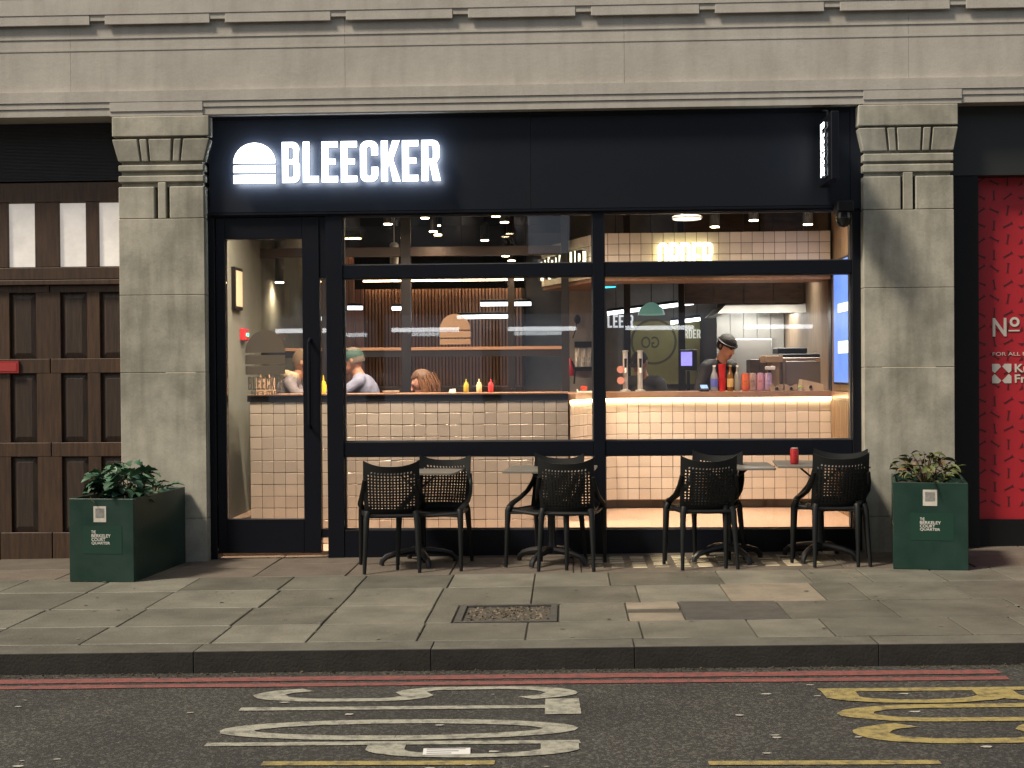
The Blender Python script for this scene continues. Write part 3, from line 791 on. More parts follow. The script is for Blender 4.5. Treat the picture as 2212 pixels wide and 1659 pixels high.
# projecting blade sign
bx0, bx1 = X(1788, 300, -.45), X(1805, 300, -.45)
blz0, blz1 = Z(1795, 398, -.3), Z(1795, 254, -.3)
blade = thing('projecting_sign', ((bx0+bx1)/2, -.27, blz0), 'black projecting blade sign with glowing vertical letters by the right pilaster', 'sign')
MB().box(bx0, bx1, -.58, -.10, blz0, blz1).build('sign_box', M_frame, blade, bevel=.006)
for z in (blz1 - .12, blz0 + .12): MB().box((bx0+bx1)/2-.02, (bx0+bx1)/2+.02, -.10, -.061, z - .03, z + .03).build('bracket', M_frame, blade)
MB().tube([((bx0+bx1)/2, -.3, blz1), ((bx0+bx1)/2, -.3, blz1 + .05), ((bx0+bx1)/2, -.061, blz1 + .10)], .008, 8).build('stay_rod', M_frame, blade)
def blade_word(side):
    chars = 'BLEECKER'; n = len(chars); hh = (blz1 - blz0 - .10)/n
    xf = bx0 - .001 if side < 0 else bx1 + .001
    for i, c in enumerate(chars):
        w, lp = glyph(c, .62, .2); me = loops_mesh(lp, 1.0)
        z0 = blz1 - .05 - (i+1)*hh
        for v in me.vertices:
            u = v.co.x/w; yy = (-.44 + .16*(1-u)) if side < 0 else (-.44 + .16*u)
            v.co = (xf + side*(v.co.z + .5)*.022, yy, z0 + hh*.06 + v.co.y*hh*.88)
        lit_faces(me, M_sign, 0)
        link('letter', me, blade)
blade_word(-1); blade_word(1)
# security camera
cc = thing('security_camera', (X(1822, 470, -.15), -.15, Z(1822, 470, -.15)), 'small black dome security camera under the fascia end', 'camera')
c = D(1822, 468, -.15)
MB().box(c.x-.06, c.x+.07, -.22, -.045, c.z+.035, c.z+.12).build('bracket', M_black, cc, bevel=.008)
MB().lathe([(.02,.034),(.058,.03),(.062,-.01),(.055,-.045),(.035,-.075),(.008,-.085)], (c.x, -.15, c.z), 18).build('dome', mat('camera_dome', (.008,.008,.008), .12), cc, smooth=True)

# ================================================================== INTERIOR SHELL
ir = 2.92; il = -2.55
ceil_z = 3.42
M_dark = mat('dark_ceiling', (0.020, 0.022, 0.026), .8)
fl = link('floor', MB().box(X(1229, 1000, .6), ir + .5, .15, .72, FLOOR - .25, FLOOR).box(il - .5, ir + .5, .7205, 7.2, FLOOR - .25, FLOOR).mesh('floor', mat('terrazzo_floor', (0.55, 0.40, 0.31), .45, var=.2, vscale=30))); tag(fl, kind='structure')
tag(link('lobby_floor', MB().box(il - .1, X(1229, 1000, .6) - .001, .15, .719, -.2, .012).mesh('lobby_floor', MATS['terrazzo_floor'])), kind='structure')
tag(link('ceiling', MB().box(il - .5, ir + .5, .145, 7.2, ceil_z, ceil_z + .1).mesh('ceiling', M_dark)), kind='structure')
M_wall_l = mat('sage_wall', (0.16, 0.18, 0.16), .8, var=.15, vscale=3)
tag(link('wall_left', MB().box(il - .1, il, .15, 7.2, 0, ceil_z).mesh('wall_left', M_wall_l)), kind='structure')
M_slatw = wood_mat('warm_wood', (0.30, 0.175, 0.115), (0.20, 0.11, 0.075), .5)
tag(link('wall_right', MB().box(ir, ir + .1, .15, 7.2, 0, ceil_z).mesh('wall_right', wood_mat('side_wall_wood', (0.30, 0.22, 0.15), (0.2, 0.14, 0.09)))), kind='structure')
tag(link('wall_back', MB().box(il, ir, 6.6, 6.7, 0, ceil_z).mesh('wall_back', mat('grey_back_wall', (0.10, 0.10, 0.11), .8, var=.3, vscale=2))), kind='structure')

# tiled runs --------------------------------------------------------------------------------------
P = .1025; TG = .0045
tile_me = MB().box(-(P-TG)/2, (P-TG)/2, -.009, 0, -(P-TG)/2, (P-TG)/2).mesh('tile', M_tile, bevel=.0022)
def tile_run(path, z0, z1, parent, from_top=True):
    """Tiles along a polyline of (x, y), facing its right-hand side (towards the street when walked left to right)."""
    segs = []
    for (ax, ay), (bx, by) in zip(path[:-1], path[1:]):
        l = math.hypot(bx-ax, by-ay); segs.append((ax, ay, bx, by, l))
    rows_ = int((z1 - z0 + .02)/P) + 1
    for (ax, ay, bx, by, l) in segs:
        dx, dy = (bx-ax)/l, (by-ay)/l; ang = math.atan2(dy, dx)
        nseg = max(1, round(l/P)); pw = l/nseg
        for i in range(nseg):
            s = (i + .5)*pw
            for j in range(rows_):
                zc = (z1 - (j+.5)*P) if from_top else (z0 + (j+.5)*P)
                lo, hi = zc - P/2, zc + P/2
                sc = 1.0
                if from_top and lo < z0:
                    if hi - z0 < .02: continue
                    sc = (hi - z0 - TG)/(P-TG); zc = (hi + z0)/2
                if not from_top and hi > z1:
                    if z1 - lo < .02: continue
                    sc = (z1 - lo - TG)/(P-TG); zc = (lo + z1)/2
                o = link('tile', tile_me, parent, (ax + dx*s - parent.location.x, ay + dy*s - parent.location.y, zc - parent.location.z), (random.uniform(-.010,.010), random.uniform(-.004,.004), ang + random.uniform(-.008,.008)))
                o.scale = ((pw-TG)/(P-TG), 1, sc)

# low tiled wall with window frame above it (left two thirds)
YT = .60
part = thing('tiled_partition', (X(880, 1000, YT), YT, FLOOR), 'low white tiled wall under dark framed inner windows behind the left shop windows', 'partition')
tx0, tx1 = X(541, 1000, YT), X(1228, 1000, YT)
zt1 = Z(880, 866, YT)
MB().box(tx0, tx1, YT + .001, YT + .118, .013, zt1).build('wall_core', M_grout, part)
tile_run([(tx0, YT), (tx1, YT)], .014, zt1, part)
z_s1 = Z(880, 851, YT)
M_pframe = mat('charcoal_steel', (0.012, 0.013, 0.018), .4)
M_edge = mat('copper_edge', (0.50, 0.30, 0.19), .3, metal=.5)
MB().box(tx0 - .02, tx1, YT - .012, YT + .12, zt1 + .001, z_s1 - .008).build('sill', M_pframe, part)
MB().box(tx0 - .02, tx1, YT - .016, YT + .46, z_s1 - .007, z_s1 + .004).build('bar_top', M_edge, part)
YI2 = 2.05
ifr = thing('inner_window_frame', (X(880, 860, YI2), YI2, FLOOR), 'dark steel glazed screen standing behind the diners', 'screen')
def pX(x): return X(x, 700, YI2)
def pZ(y, x=880): return Z(x, y, YI2)
posts = ((529, 557), (694, 716), (866, 887), (1213, 1229))
for a, b in posts: MB().box(pX(a), pX(b), YI2 + .03, YI2 + .10, FLOOR + .001, ceil_z).build('window_post', M_pframe, ifr)
for i in range(3):
    a, b = pX(posts[i][1]) + .001, pX(posts[i+1][0]) - .001
    MB().box(a, b, YI2 + .03, YI2 + .10, pZ(771), pZ(757)).build('window_rail', M_pframe, ifr)
    MB().box(a, b, YI2 + .02, YI2 + .11, pZ(756.5), pZ(750)).build('rail_edge', M_edge, ifr)
    MB().box(a, b, YI2 + .03, YI2 + .10, pZ(553), pZ(533)).build('window_rail', mat('brown_beam', (0.03, 0.02, 0.017), .5), ifr)
    for z0, z1 in ((FLOOR + .002, pZ(771)), (pZ(749.5), pZ(553)), (pZ(533), ceil_z)):
        MB().box(a, b, YI2 + .06, YI2 + .066, z0, z1).build('window_pane', M_glass2, ifr)
M_film = film_mat('cream_vinyl', (0.62, 0.46, 0.33), .62)
burger(950, 1016, 678, 712, 715, 729, 732, 744, YI2 + .055, M_film, ifr, .0015, 'vinyl_emblem')

# order counter ----------------------------------------------------------------------------------
def q(x, Y): return (X(x, 900, Y), Y)
cpath = [q(1230, .95), q(1276, 1.42), q(1284, 1.50), q(1300, 1.58), q(1331, 1.64), q(1795, 1.66)]
ctr = thing('order_counter', (X(1550, 1000, 1.66), 1.66, FLOOR), 'long white tiled order counter with brown top and glowing light strip under its edge', 'counter')
zc1 = Z(1550, 846, 1.62); zc0 = zc1 - .055; zk = Z(1550, 1080, 1.66)
def off(path, d):
    out = []
    for i, p in enumerate(path):
        a = path[max(i-1, 0)]; b = path[min(i+1, len(path)-1)]
        dx, dy = b[0]-a[0], b[1]-a[1]; l = math.hypot(dx, dy)
        out.append((p[0] + dy/l*d, p[1] - dx/l*d))
    return out
def strip(path_f, path_b, z0, z1, name, m, parent):
    mb = MB(); n = len(path_f)
    for i in range(n-1):
        f0, f1, b1, b0 = path_f[i], path_f[i+1], path_b[i+1], path_b[i]
        mb.hexa([(*f0, z0), (*f1, z0), (*b1, z0), (*b0, z0), (*f0, z1), (*f1, z1), (*b1, z1), (*b0, z1)])
    return mb.build(name, m, parent)
strip(off(cpath, -.001), off(cpath, -.10), zk, zc0 - .002, 'counter_core', M_grout, ctr)
strip(off(cpath, -.05), off(cpath, -.10), FLOOR, zk, 'plinth', mat('dark_plinth', (0.075, 0.058, 0.048), .5), ctr)
tile_run(cpath, zk, zc0 - .03, ctr)
strip(off(cpath, .06), off(cpath, -.62), zc0, zc1, 'counter_top', M_counter, ctr)
strip(off(cpath, .028), off(cpath, .012), zc0 - .026, zc0 - .002, 'light_strip', M_led, ctr)
MB().box(X(1795, 900, 1.6), ir - .002, .75, 1.6, zc0, zc1).build('counter_return', M_counter, ctr)
MB().box(X(1795, 900, 1.6) + .02, ir - .004, .78, .80, zc0 - .026, zc0 - .002).build('light_strip', M_led, ctr)
# side panelling below the return
sp = thing('wood_side_panel', (ir - .03, 1.2, FLOOR), 'brown ribbed wood panel at the right end of the order counter', 'panel')
for i in range(12): MB().box(ir - .02, ir - .002, .74 + i*.075, .80 + i*.075, FLOOR, zc0 - .03).build('slat', wood_mat('panel_wood', (0.36, 0.25, 0.16), (0.25, 0.17, 0.10)), sp)

# tiled sign box hanging over the counter
bpath = [(X(1171, 560, 2.95), 2.95), (X(1289, 560, 1.60), 1.60), (X(1794, 560, 1.60), 1.60)]
zb0, zb1 = Z(1550, 600, 1.6), Z(1550, 501, 1.6)
box = thing('tiled_sign_box', (X(1550, 560, 1.6), 1.6, zb0), 'white tiled bulkhead carrying glowing letters above the order counter', 'bulkhead')
strip(off(bpath, -.001), off(bpath, -.5), zb0, zb1, 'bulkhead_core', M_grout, box)
tile_run(bpath, zb0 + .0, zb1, box)
strip(off(bpath, -.004), off(bpath, -.5), zb0 - .02, zb0 - .001, 'soffit', M_slatw, box)
so = thing('order_letters', (X(1480, 560, 1.5), 1.53, Z(1480, 590, 1.53)), 'glowing warm white ORDER letters on the tiled bulkhead', 'sign')
word('ORDER', X(1420, 550, 1.53), X(1539, 550, 1.53), Z(1480, 584, 1.53), Z(1480, 525, 1.53), 1.53, .04, M_sign2, so, gap=.05)
# pick up letters on the receding wing
su = thing('pick_up_letters', (bpath[0][0], 2.9, zb0), 'glowing warm white letters on the receding wing of the tiled bulkhead', 'sign')
(ax, ay), (bx_, by_) = bpath[0], bpath[1]
wl = math.hypot(bx_-ax, by_-ay); wd = ((bx_-ax)/wl, (by_-ay)/wl)
tot = 0; gl = []
for c_ in 'PICK UP':
    if c_ == ' ': gl.append((.2, [])); tot += .2; continue
    w_, lp = glyph(c_, .46, .17); gl.append((w_, lp)); tot += w_ + .06
s = .10; kx = (wl - .22)/tot
for w_, lp in gl:
    if lp:
        me = loops_mesh(lp, 1.0)
        for v in me.vertices:
            u = s + v.co.x*kx; d = .05 + (v.co.z + .5)*.03
            v.co = (ax + wd[0]*u + wd[1]*d, ay + wd[1]*u - wd[0]*d, zb0 + .07 + v.co.y*.22)
        lit_faces(me, M_sign2); link('letter', me, su)
        s += (w_ + .06)*kx
    else: s += .2*kx

# dark posts framing the kitchen
post = thing('kitchen_opening_post', (X(1799, 700, 1.7), 1.7, FLOOR), 'dark post closing the kitchen opening at its right end', 'post')
MB().box(X(1794, 700, 1.70), X(1806, 700, 1.70), 1.68, 1.80, FLOOR, ceil_z).build('post_body', M_pframe, post)

# ================================================================== KITCHEN
YK = 4.3
M_kwall = mat('steel_wall', (0.42, 0.42, 0.40), .38, metal=.5, var=.2, vscale=2)
kw = thing('kitchen_wall', (X(1650, 700, YK), YK, FLOOR), 'brushed steel splashback wall behind the cook', 'wall')
kx0, kx1 = X(1548, 700, YK), ir - .01
nb = 5
for i in range(nb):
    a = kx0 + (kx1-kx0)*i/nb; b = kx0 + (kx1-kx0)*(i+1)/nb
    MB().box(a + .003, b - .003, YK, YK + .04, FLOOR, ceil_z).build('steel_panel', M_kwall, kw)
YB = 3.0
bulk = thing('kitchen_bulkhead', (X(1650, 630, YB), YB, Z(1650, 655, YB)), 'dark brown wood bulkhead above the extractor hood', 'bulkhead')
M_brn = wood_mat('dark_walnut', (0.075, 0.044, 0.028), (0.035, 0.022, 0.016), .5, (2, 2, 8))
b0, b1 = X(1478, 630, YB), ir - .02
for i in range(4):
    MB().box(b0 + (b1-b0)*i/4 + .003, b0 + (b1-b0)*(i+1)/4 - .003, YB, YB + .06, Z(1650, 655, YB), ceil_z).build('panel', M_brn, bulk)
hood = thing('extractor_hood', (X(1670, 665, YB), YB, Z(1670, 676, YB)), 'stainless steel extractor hood over the grill', 'hood')
ha, hb = X(1572, 660, YB), X(1793, 660, YB); hz0, hz1 = Z(1670, 676, YB), Z(1670, 656, YB)
MB().prism_x([(YB - .02, hz0), (YB + .02, hz1), (YK - .01, hz1), (YK - .01, hz1 - .02), (YB + .04, hz1 - .02), (YB, hz0)], ha, hb).build('canopy', M_steel, hood)
MB().hexa([(X(1549,676,YB), YB - .02, hz0), (ha, YB - .02, hz0), (ha, YK - .01, hz0), (X(1549,676,YB), YK - .01, hz0),
           (ha - .01, YB + .02, hz1), (ha, YB + .02, hz1), (ha, YK - .01, hz1), (ha - .01, YK - .01, hz1)]).build('canopy_end', M_steel, hood)
for i in range(4):
    a = ha + .05 + i*(hb-ha-.1)/4
    MB().box(a, a + (hb-ha-.1)/4 - .02, YB + .25, YB + .75, hz1 - .035, hz1 - .021).build('filter', M_steel, hood)
lampk = MB().box(ha + .1, ha + .55, YB + .85, YB + 1.0, hz1 - .045, hz1 - .022).build('hood_light', mat('hood_lamp', (.9,.9,.9), .5, emit=(1, .97, .9), estr=9), hood)
ld = bpy.data.lights.new('hood_glow', 'AREA'); ld.shape = 'RECTANGLE'; ld.size = .9; ld.size_y = .5; ld.energy = 12; ld.color = (1, .93, .84)
lo = bpy.data.objects.new('hood_glow', ld); COL.objects.link(lo); lo.parent = hood; lo.location = (0, .75, .02)
kp = thing('added_kitchen_light', (X(1640, 500, 2.5), 2.5, 2.70), 'added flat white light panel hidden behind the tiled bulkhead to brighten the kitchen', 'light panel')  # added lamp, kept out of sight, to light the hood and the cook
MB().box(kp.location.x - .6, kp.location.x + .6, 2.3, 2.7, 2.70, 2.74).build('casing', M_white, kp)  # casing and diffuser of the added kitchen light
MB().box(kp.location.x - .57, kp.location.x + .57, 2.33, 2.67, 2.695, 2.699).build('diffuser', mat('added_panel_light', (.9,.9,.9), .5, emit=(1, .93, .82), estr=1.5), kp)
MB().box(kp.location.x - .01, kp.location.x + .01, 2.49, 2.51, 2.741, ceil_z).build('added_light_hanger', M_black, kp)
ld = bpy.data.lights.new('added_panel_glow', 'AREA'); ld.shape = 'RECTANGLE'; ld.size = 1.1; ld.size_y = .34; ld.energy = 14; ld.spread = R(80); ld.color = (1, .92, .80)
lo = bpy.data.objects.new('added_panel_glow', ld); COL.objects.link(lo); lo.parent = kp; lo.location = (0, 0, -.012)
# cooking line
M_sb = mat('pale_steel', (0.62, 0.61, 0.57), .4, metal=.25)
grill = thing('steel_grill_station', (X(1620, 790, 3.6), 3.6, FLOOR), 'pale steel grill splash panel behind the cook', 'grill')
MB().box(X(1560, 790, 3.8), X(1668, 790, 3.8), 3.75, 3.80, 1.0, Z(1620, 732, 3.8)).build('splash_panel', M_sb, grill, bevel=.01)
MB().box(X(1664, 740, 3.8), X(1673, 740, 3.8), 3.70, 3.82, 1.0, Z(1620, 731, 3.8)).build('splash_edge', M_steel, grill)
MB().box(X(1480, 900, 3.6), X(1790, 900, 3.6), 3.1, 3.74, FLOOR, 1.10).build('worktop', M_steel, grill)
oven = thing('counter_oven', (X(1715, 830, 2.1), 2.1, zc1), 'grey brown metal oven with black lid on the counter', 'oven')
YO = 2.25
oX = lambda x: X(x, 800, YO); oZ = lambda y: Z(1720, y, YO)
M_ov = mat('taupe_metal', (0.24, 0.19, 0.155), .42, metal=.3)
MB().box(oX(1690), oX(1787), YO, YO + .45, zc1 + .002, oZ(772)).build('oven_body', M_ov, oven, bevel=.008)
MB().box(oX(1697), oX(1780), YO - .012, YO - .001, zc1 + .05, oZ(780)).build('oven_door', mat('oven_door_metal', (0.19, 0.165, 0.145), .35, metal=.4), oven, bevel=.004)
MB().box(oX(1762), oX(1786), YO - .02, YO - .013, oZ(782), oZ(776)).build('handle', M_edge, oven)
MB().box(oX(1670), oX(1780), YO + .02, YO + .46, oZ(771.5), oZ(764)).build('lid', M_black, oven, bevel=.008)
MB().box(oX(1684), oX(1748), YO + .1, YO + .44, oZ(763.5), oZ(750)).build('lid_box', M_black, oven, bevel=.01)
mk = thing('drinks_dispenser', (X(1663, 830, 2.0), 2.05, zc1), 'tan upright dispenser with nozzle on the counter beside the oven', 'dispenser')
mX = lambda x: X(x, 800, 2.05); mZ = lambda y: Z(1663, y, 2.05)
M_tan = mat('tan_metal', (0.36, 0.25, 0.15), .45, metal=.2)
MB().box(mX(1666), mX(1684), 2.05, 2.3, zc1 + .001, mZ(771)).build('column', M_tan, mk, bevel=.006)
MB().box(mX(1650), mX(1690), 2.0, 2.3, mZ(783), mZ(768)).build('head', M_tan, mk, bevel=.006)
MB().box(mX(1652), mX(1672), 1.96, 2.04, mZ(799), mZ(791)).build('nozzle', M_white, mk, bevel=.006)
MB().box(mX(1658), mX(1664), 1.98, 2.02, zc1 + .001, mZ(800)).build('stem', M_black, mk)
bxs = thing('dark_storage_box', (X(1640, 830, 2.5), 2.5, 1.12), 'dark brown stacked equipment box right of the cook', 'box')
MB().box(X(1621, 800, 2.5), X(1640, 800, 2.5), 2.5, 2.8, 1.0, Z(1630, 776, 2.5)).build('lower_box', M_brn, bxs, bevel=.005)
MB().box(X(1640.5, 800, 2.5), X(1660, 800, 2.5), 2.5, 2.8, 1.0, Z(1630, 773, 2.5)).build('upper_box', M_brn, bxs, bevel=.005)

# ================================================================== THINGS ON THE COUNTER
YC = 1.80
def cXp(x): return X(x, 838, YC)
unit = (zc1 - Z(1550, 838, YC))
def ctr_loc(x): return (cXp(x), YC, zc1 + .001)
def bottle(x, wpx, hpx, label, body, neck_c, cat='bottle', cap=None, lab=None, glassy=False):
    w = (X(x + wpx/2, 820, YC) - X(x - wpx/2, 820, YC))/2; h_ = hpx*1.1302/3200*(YC - CAM.y)
    o = thing('drink_bottle', ctr_loc(x), label, cat, 'bottles on the order counter', world=False)
    mb_ = mat('bottle_' + label[:18], body, .15, spec=.7, trans=.3 if glassy else 0)
    MB().lathe([(w*.9,0),(w,.01),(w,h_*.55),(w*.8,h_*.66),(w*.42,h_*.78),(w*.36,h_*.93)], n=18).build('bottle_body', mb_, o, smooth=True)
    MB().lathe([(w*.42,h_*.93),(w*.44,h_*.99),(w*.40,h_)], n=14).build('cap', cap or M_white, o, smooth=True)
    if lab: MB().lathe([(w*1.01,h_*.16),(w*1.02,h_*.18),(w*1.02,h_*.46),(w*1.01,h_*.48)], n=18).build('label_band', mat('bottle_label_' + label[:14], lab, .5), o, smooth=True)
    return o
bottle(1543, 16, 56, 'clear water bottle with blue label on order counter', (.40,.42,.45), 0, lab=(.10,.13,.50), glassy=True)
bottle(1577.5, 14, 56, 'brown beer bottle with cream label on order counter', (.22,.10,.02), 0, lab=(.70,.48,.20), cap=mat('gold_cap', (.6,.42,.15), .35, metal=.5))
bottle(1593, 14, 56, 'pale clear glass bottle beside the brown beer bottle', (.42,.42,.38), 0, glassy=True)
def can(x, label, c1, c2, hpx=38, wpx=17, grp='drink cans in a row on the order counter', loc=None, sc=1.0):
    w = (X(x + wpx/2, 820, YC) - X(x - wpx/2, 820, YC))/2 if loc is None else .033; h_ = hpx*1.1302/3200*(YC - CAM.y) if loc is None else .122
    o = thing('drink_can', loc or ctr_loc(x), label, 'can', grp, world=False)
    MB().lathe([(w*.8,0),(w*.98,h_*.06),(w,h_*.1),(w,h_*.88),(w*.82,h_*.97),(w*.84,h_)], n=20).build('can_body', mat('can_' + label[:16], c1, .3, metal=.25, var=.6, vscale=14, color2=c2), o, smooth=True)
    MB().lathe([(w*.80,h_*.985),(w*.84,h_*1.0),(w*.84,h_*1.012),(w*.78,h_*1.015)], n=20).build('can_lid', M_steel, o, smooth=True)
    MB().box(-w*.15, w*.15, -w*.5, w*.2, h_*1.016, h_*1.03).build('pull_tab', M_steel, o)
    return o
can(1610, 'bright orange drink can on order counter', (.80,.20,.05), (.75,.10,.05))
can(1626, 'dark patterned drink can beside the orange can', (.35,.22,.20), (.55,.40,.33))
can(1642.5, 'pink and orange drink can second from the right', (.70,.30,.30), (.60,.35,.55))
can(1659, 'lilac drink can at the right end of the row', (.48,.38,.62), (.62,.40,.52))
cs = thing('paper_cup_stack', ctr_loc(1560), 'tall stack of red paper cups between the bottles', 'cups', world=False)
wc = (X(1568.5, 820, YC) - X(1551.5, 820, YC))/2; hc = 59*1.1302/3200*(YC-CAM.y)
for i in range(2):
    z0 = i*hc*.5
    MB().lathe([(wc*.78,z0),(wc*.98,z0+hc*.46),(wc*1.02,z0+hc*.47),(wc*1.02,z0+hc*.49),(wc*.9,z0+hc*.492)], n=20).build('paper_cup', mat('red_cup', (.62,.03,.04), .4), cs, smooth=True)
def small(name, x, wpx, hpx, y, label, cat, m, rz=0.0):
    w = X(x + wpx/2, 830, y) - X(x - wpx/2, 830, y); h_ = hpx*1.1302/3200*(y-CAM.y)
    o = thing(name, (X(x, 838, y), y, zc1 + .001), label, cat, world=False, rz=rz)
    return o, w, h_
o, w, h_ = small('card_terminal', 1521, 19, 15, 1.72, 'small card terminal with blue screen on order counter', 'terminal', None)
MB().hexa([(-w/2,-.06,0),(w/2,-.06,0),(w/2,.08,0),(-w/2,.08,0),(-w/2,-.06,.02),(w/2,-.06,.02),(w/2,.08,h_),(-w/2,.08,h_)]).build('terminal_body', M_black, o, bevel=.004)
MB().add([(-w*.4,-.045,.03),(w*.4,-.045,.03),(w*.4,.06,h_*.92),(-w*.4,.06,h_*.92)], [(0,1,2,3)]).build('screen', mat('terminal_screen', (.2,.3,.5), .2, emit=(.25,.45,.9), estr=.7), o)
M_card = mat('kraft_card', (0.46, 0.35, 0.25), .75, var=.15, vscale=12)
for x, l in ((1677, 'small kraft card holder nearest the drink cans'), (1708, 'small kraft card holder in front of the oven door')):
    o, w, h_ = small('card_holder', x, 27, 14, 1.75, l, 'card holder', None)
    MB().prism_y([(-w/2,0),(w/2,0),(w/2,h_),(w*.28,h_),(w*.12,h_*.72),(-w*.12,h_*.72),(-w*.28,h_),(-w/2,h_)], -.02, .0).build('front_card', M_card, o)
    MB().box(-w/2, w/2, .001, .06, 0, h_*.5).build('tray', M_card, o)
    MB().lathe([(.012,0),(.016,.012),(.008,.026)], (0,-.024,h_*.2), 8).build('seal', M_black, o)
o, w, h_ = small('leaning_card_box', 1753, 50, 22, 1.78, 'tilted kraft card box at the right end of the counter', 'box', None, rz=.1)
MB().hexa([(-w/2,-.03,0),(w/2,-.03,0),(w/2,.1,0),(-w/2,.1,0),(-w*.42,0,h_*1.1),(w/2,-.01,h_*.62),(w/2,.1,h_*.62),(-w*.42,.1,h_*1.1)]).build('box_body', M_card, o)
MB().lathe([(.012,0),(.016,.012),(.008,.026)], (-w*.08,-.034,h_*.25), 8).build('seal', M_black, o)
o, w, h_ = small('lime_garnish', 1729, 14, 14, 1.76, 'little green garnish tub beside the tilted card box', 'tub', None)
MB().lathe([(.03,0),(.036,.022),(.037,.024)], n=12).build('tub', M_white, o, smooth=True)
MB().ell((0,0,.03), (.026,.026,.018), 10, 6).build('garnish', mat('lime_green', (.35,.42,.08), .5), o, smooth=True)
# beer taps
for x, l, lenses in ((1351, 'chrome beer tap column with two round pink badges', True), (1383, 'slim chrome beer tap column without badges', False)):
    base = (X(x, 838, 1.95), 1.95, zc1 + .001)
    o = thing('beer_tap', base, l, 'beer tap', 'beer taps on the counter', world=False)
    hh = Z(x, 757, 1.95) - zc1
    MB().lathe([(.05,0),(.05,.012),(.026,.02),(.024,hh*.96),(.03,hh*.97),(.03,hh)], n=16).build('column', M_steel, o, smooth=True)
    MB().tube([(0,-.02,hh*.55),(0,-.08,hh*.55),(0,-.09,hh*.45)], .012, 8).build('spout', M_steel, o, smooth=True)
    MB().tube([(0,-.05,hh*.58),(0,-.06,hh*.80)], [.010,.014], 8).build('tap_handle', M_black, o, smooth=True)
    if lenses:
        for y in (798, 822):
            z = Z(x, y, 1.9) - base[2]
            MB().tube([(-.045,-.06,z),(-.045,-.035,z)], .036, 18).build('badge', mat('pink_badge', (.58,.26,.21), .4), o, smooth=True)
o, w, h_ = small('serving_tray', 1266, 40, 8, 1.62, 'white tray with red sauce pot at the curved counter end', 'tray', None)
MB().box(-w/2, w/2, -.1, .1, 0, .012).box(-w/2, -w/2+.01, -.1, .1, .012, .03).box(w/2-.01, w/2, -.1, .1, .012, .03).build('tray_body', M_white, o)
MB().lathe([(.028,.013),(.034,.05),(.02,.06)], (-.02,0,0), 14).build('sauce_pot', mat('red_sauce', (.5,.05,.02), .3), o, smooth=True)

# ================================================================== LEFT ROOM: back wall, slats, lamps
YW = 4.6
sw = thing('slatted_wall', (X(960, 800, YW), YW, FLOOR), 'backlit vertical wood slat wall behind the diners', 'wall')
sx0, sx1 = X(788, 700, YW), X(1132, 700, YW); szt = Z(950, 624, YW); szb = Z(950, 832, YW)
MB().box(sx0, sx1, YW + .03, YW + .06, szb, szt).build('slat_backing', mat('slat_back', (0.06, 0.035, 0.025), .7), sw)
pitch = .0385*1.02
nsl = int((sx1-sx0)/pitch)
slat_me = MB().box(-.0125, .0125, 0, .028, szb, szt).mesh('slat', M_slatw, bevel=.003)
for i in range(nsl): link('slat', slat_me, sw, (sx0 + (i+.5)*pitch - sw.location.x, -.0, -FLOOR))
MB().box(sx0, sx1, YW - .25, YW + .06, szt + .10, szt + .26).build('pelmet', M_pframe, sw)
MB().box(sx0, sx1, YW - .10, YW - .06, szt + .085, szt + .098).build('light_strip', mat('cove_light', (.9,.9,.9), .5, emit=(1.0, .62, .32), estr=14), sw)
ban = thing('banquette', (X(960, 840, 4.3), 4.2, FLOOR), 'dark brown banquette seating under the slat wall', 'bench')
MB().box(sx0, sx1, 4.3, YW - .002, FLOOR, szb - .002).build('back', M_brn, ban, bevel=.02)
MB().box(sx0, sx1, 3.8, 4.29, FLOOR, FLOOR + .48).build('seat', M_brn, ban, bevel=.02)
# tall wood panels left of the slats
pw_ = thing('wood_panelling', (X(660, 700, 4.4), 4.4, FLOOR), 'tall reddish brown wood panels behind the glazed door', 'panelling')
M_redwood = wood_mat('reddish_wood', (0.40, 0.21, 0.15), (0.28, 0.15, 0.11), .5)
for a, b, Yp in ((552, 586, 4.4), (587, 622, 4.4), (700, 746, 4.4), (747, 766, 4.4), (767, 786, 4.5)):
    MB().box(X(a, 700, Yp), X(b, 700, Yp) - .004, Yp, Yp + .04, FLOOR, Z(a, 530 if b < 640 else (555 if b < 770 else 625), Yp)).build('panel', M_redwood, pw_)
MB().box(X(545, 530, 4.3), X(790, 530, 4.3), 4.25, 4.33, Z(650, 515, 4.3), Z(650, 500, 4.3)).build('pelmet', M_pframe, pw_)
MB().box(X(552, 530, 4.3), X(780, 530, 4.3), 4.28, 4.31, Z(650, 518, 4.3), Z(650, 516, 4.3)).build('light_strip', MATS['cove_light'], pw_)
dk = thing('dark_doorway', (X(660, 700, 4.3), 4.3, FLOOR), 'dark doorway between the wood panels', 'doorway')
MB().box(X(624, 700, 4.3), X(698, 700, 4.3), 4.3, 4.34, FLOOR, 3.0).build('door_leaf', M_pframe, dk)
gw = thing('grey_back_partition', (X(1190, 700, 4.8), 4.8, FLOOR), 'blue grey partition right of the slat wall', 'partition')
MB().box(X(1134, 700, 4.8), X(1225, 700, 4.8), 4.8, 4.86, FLOOR, ceil_z - .3).build('board', mat('blue_grey', (0.13, 0.145, 0.17), .7, var=.2, vscale=3), gw)
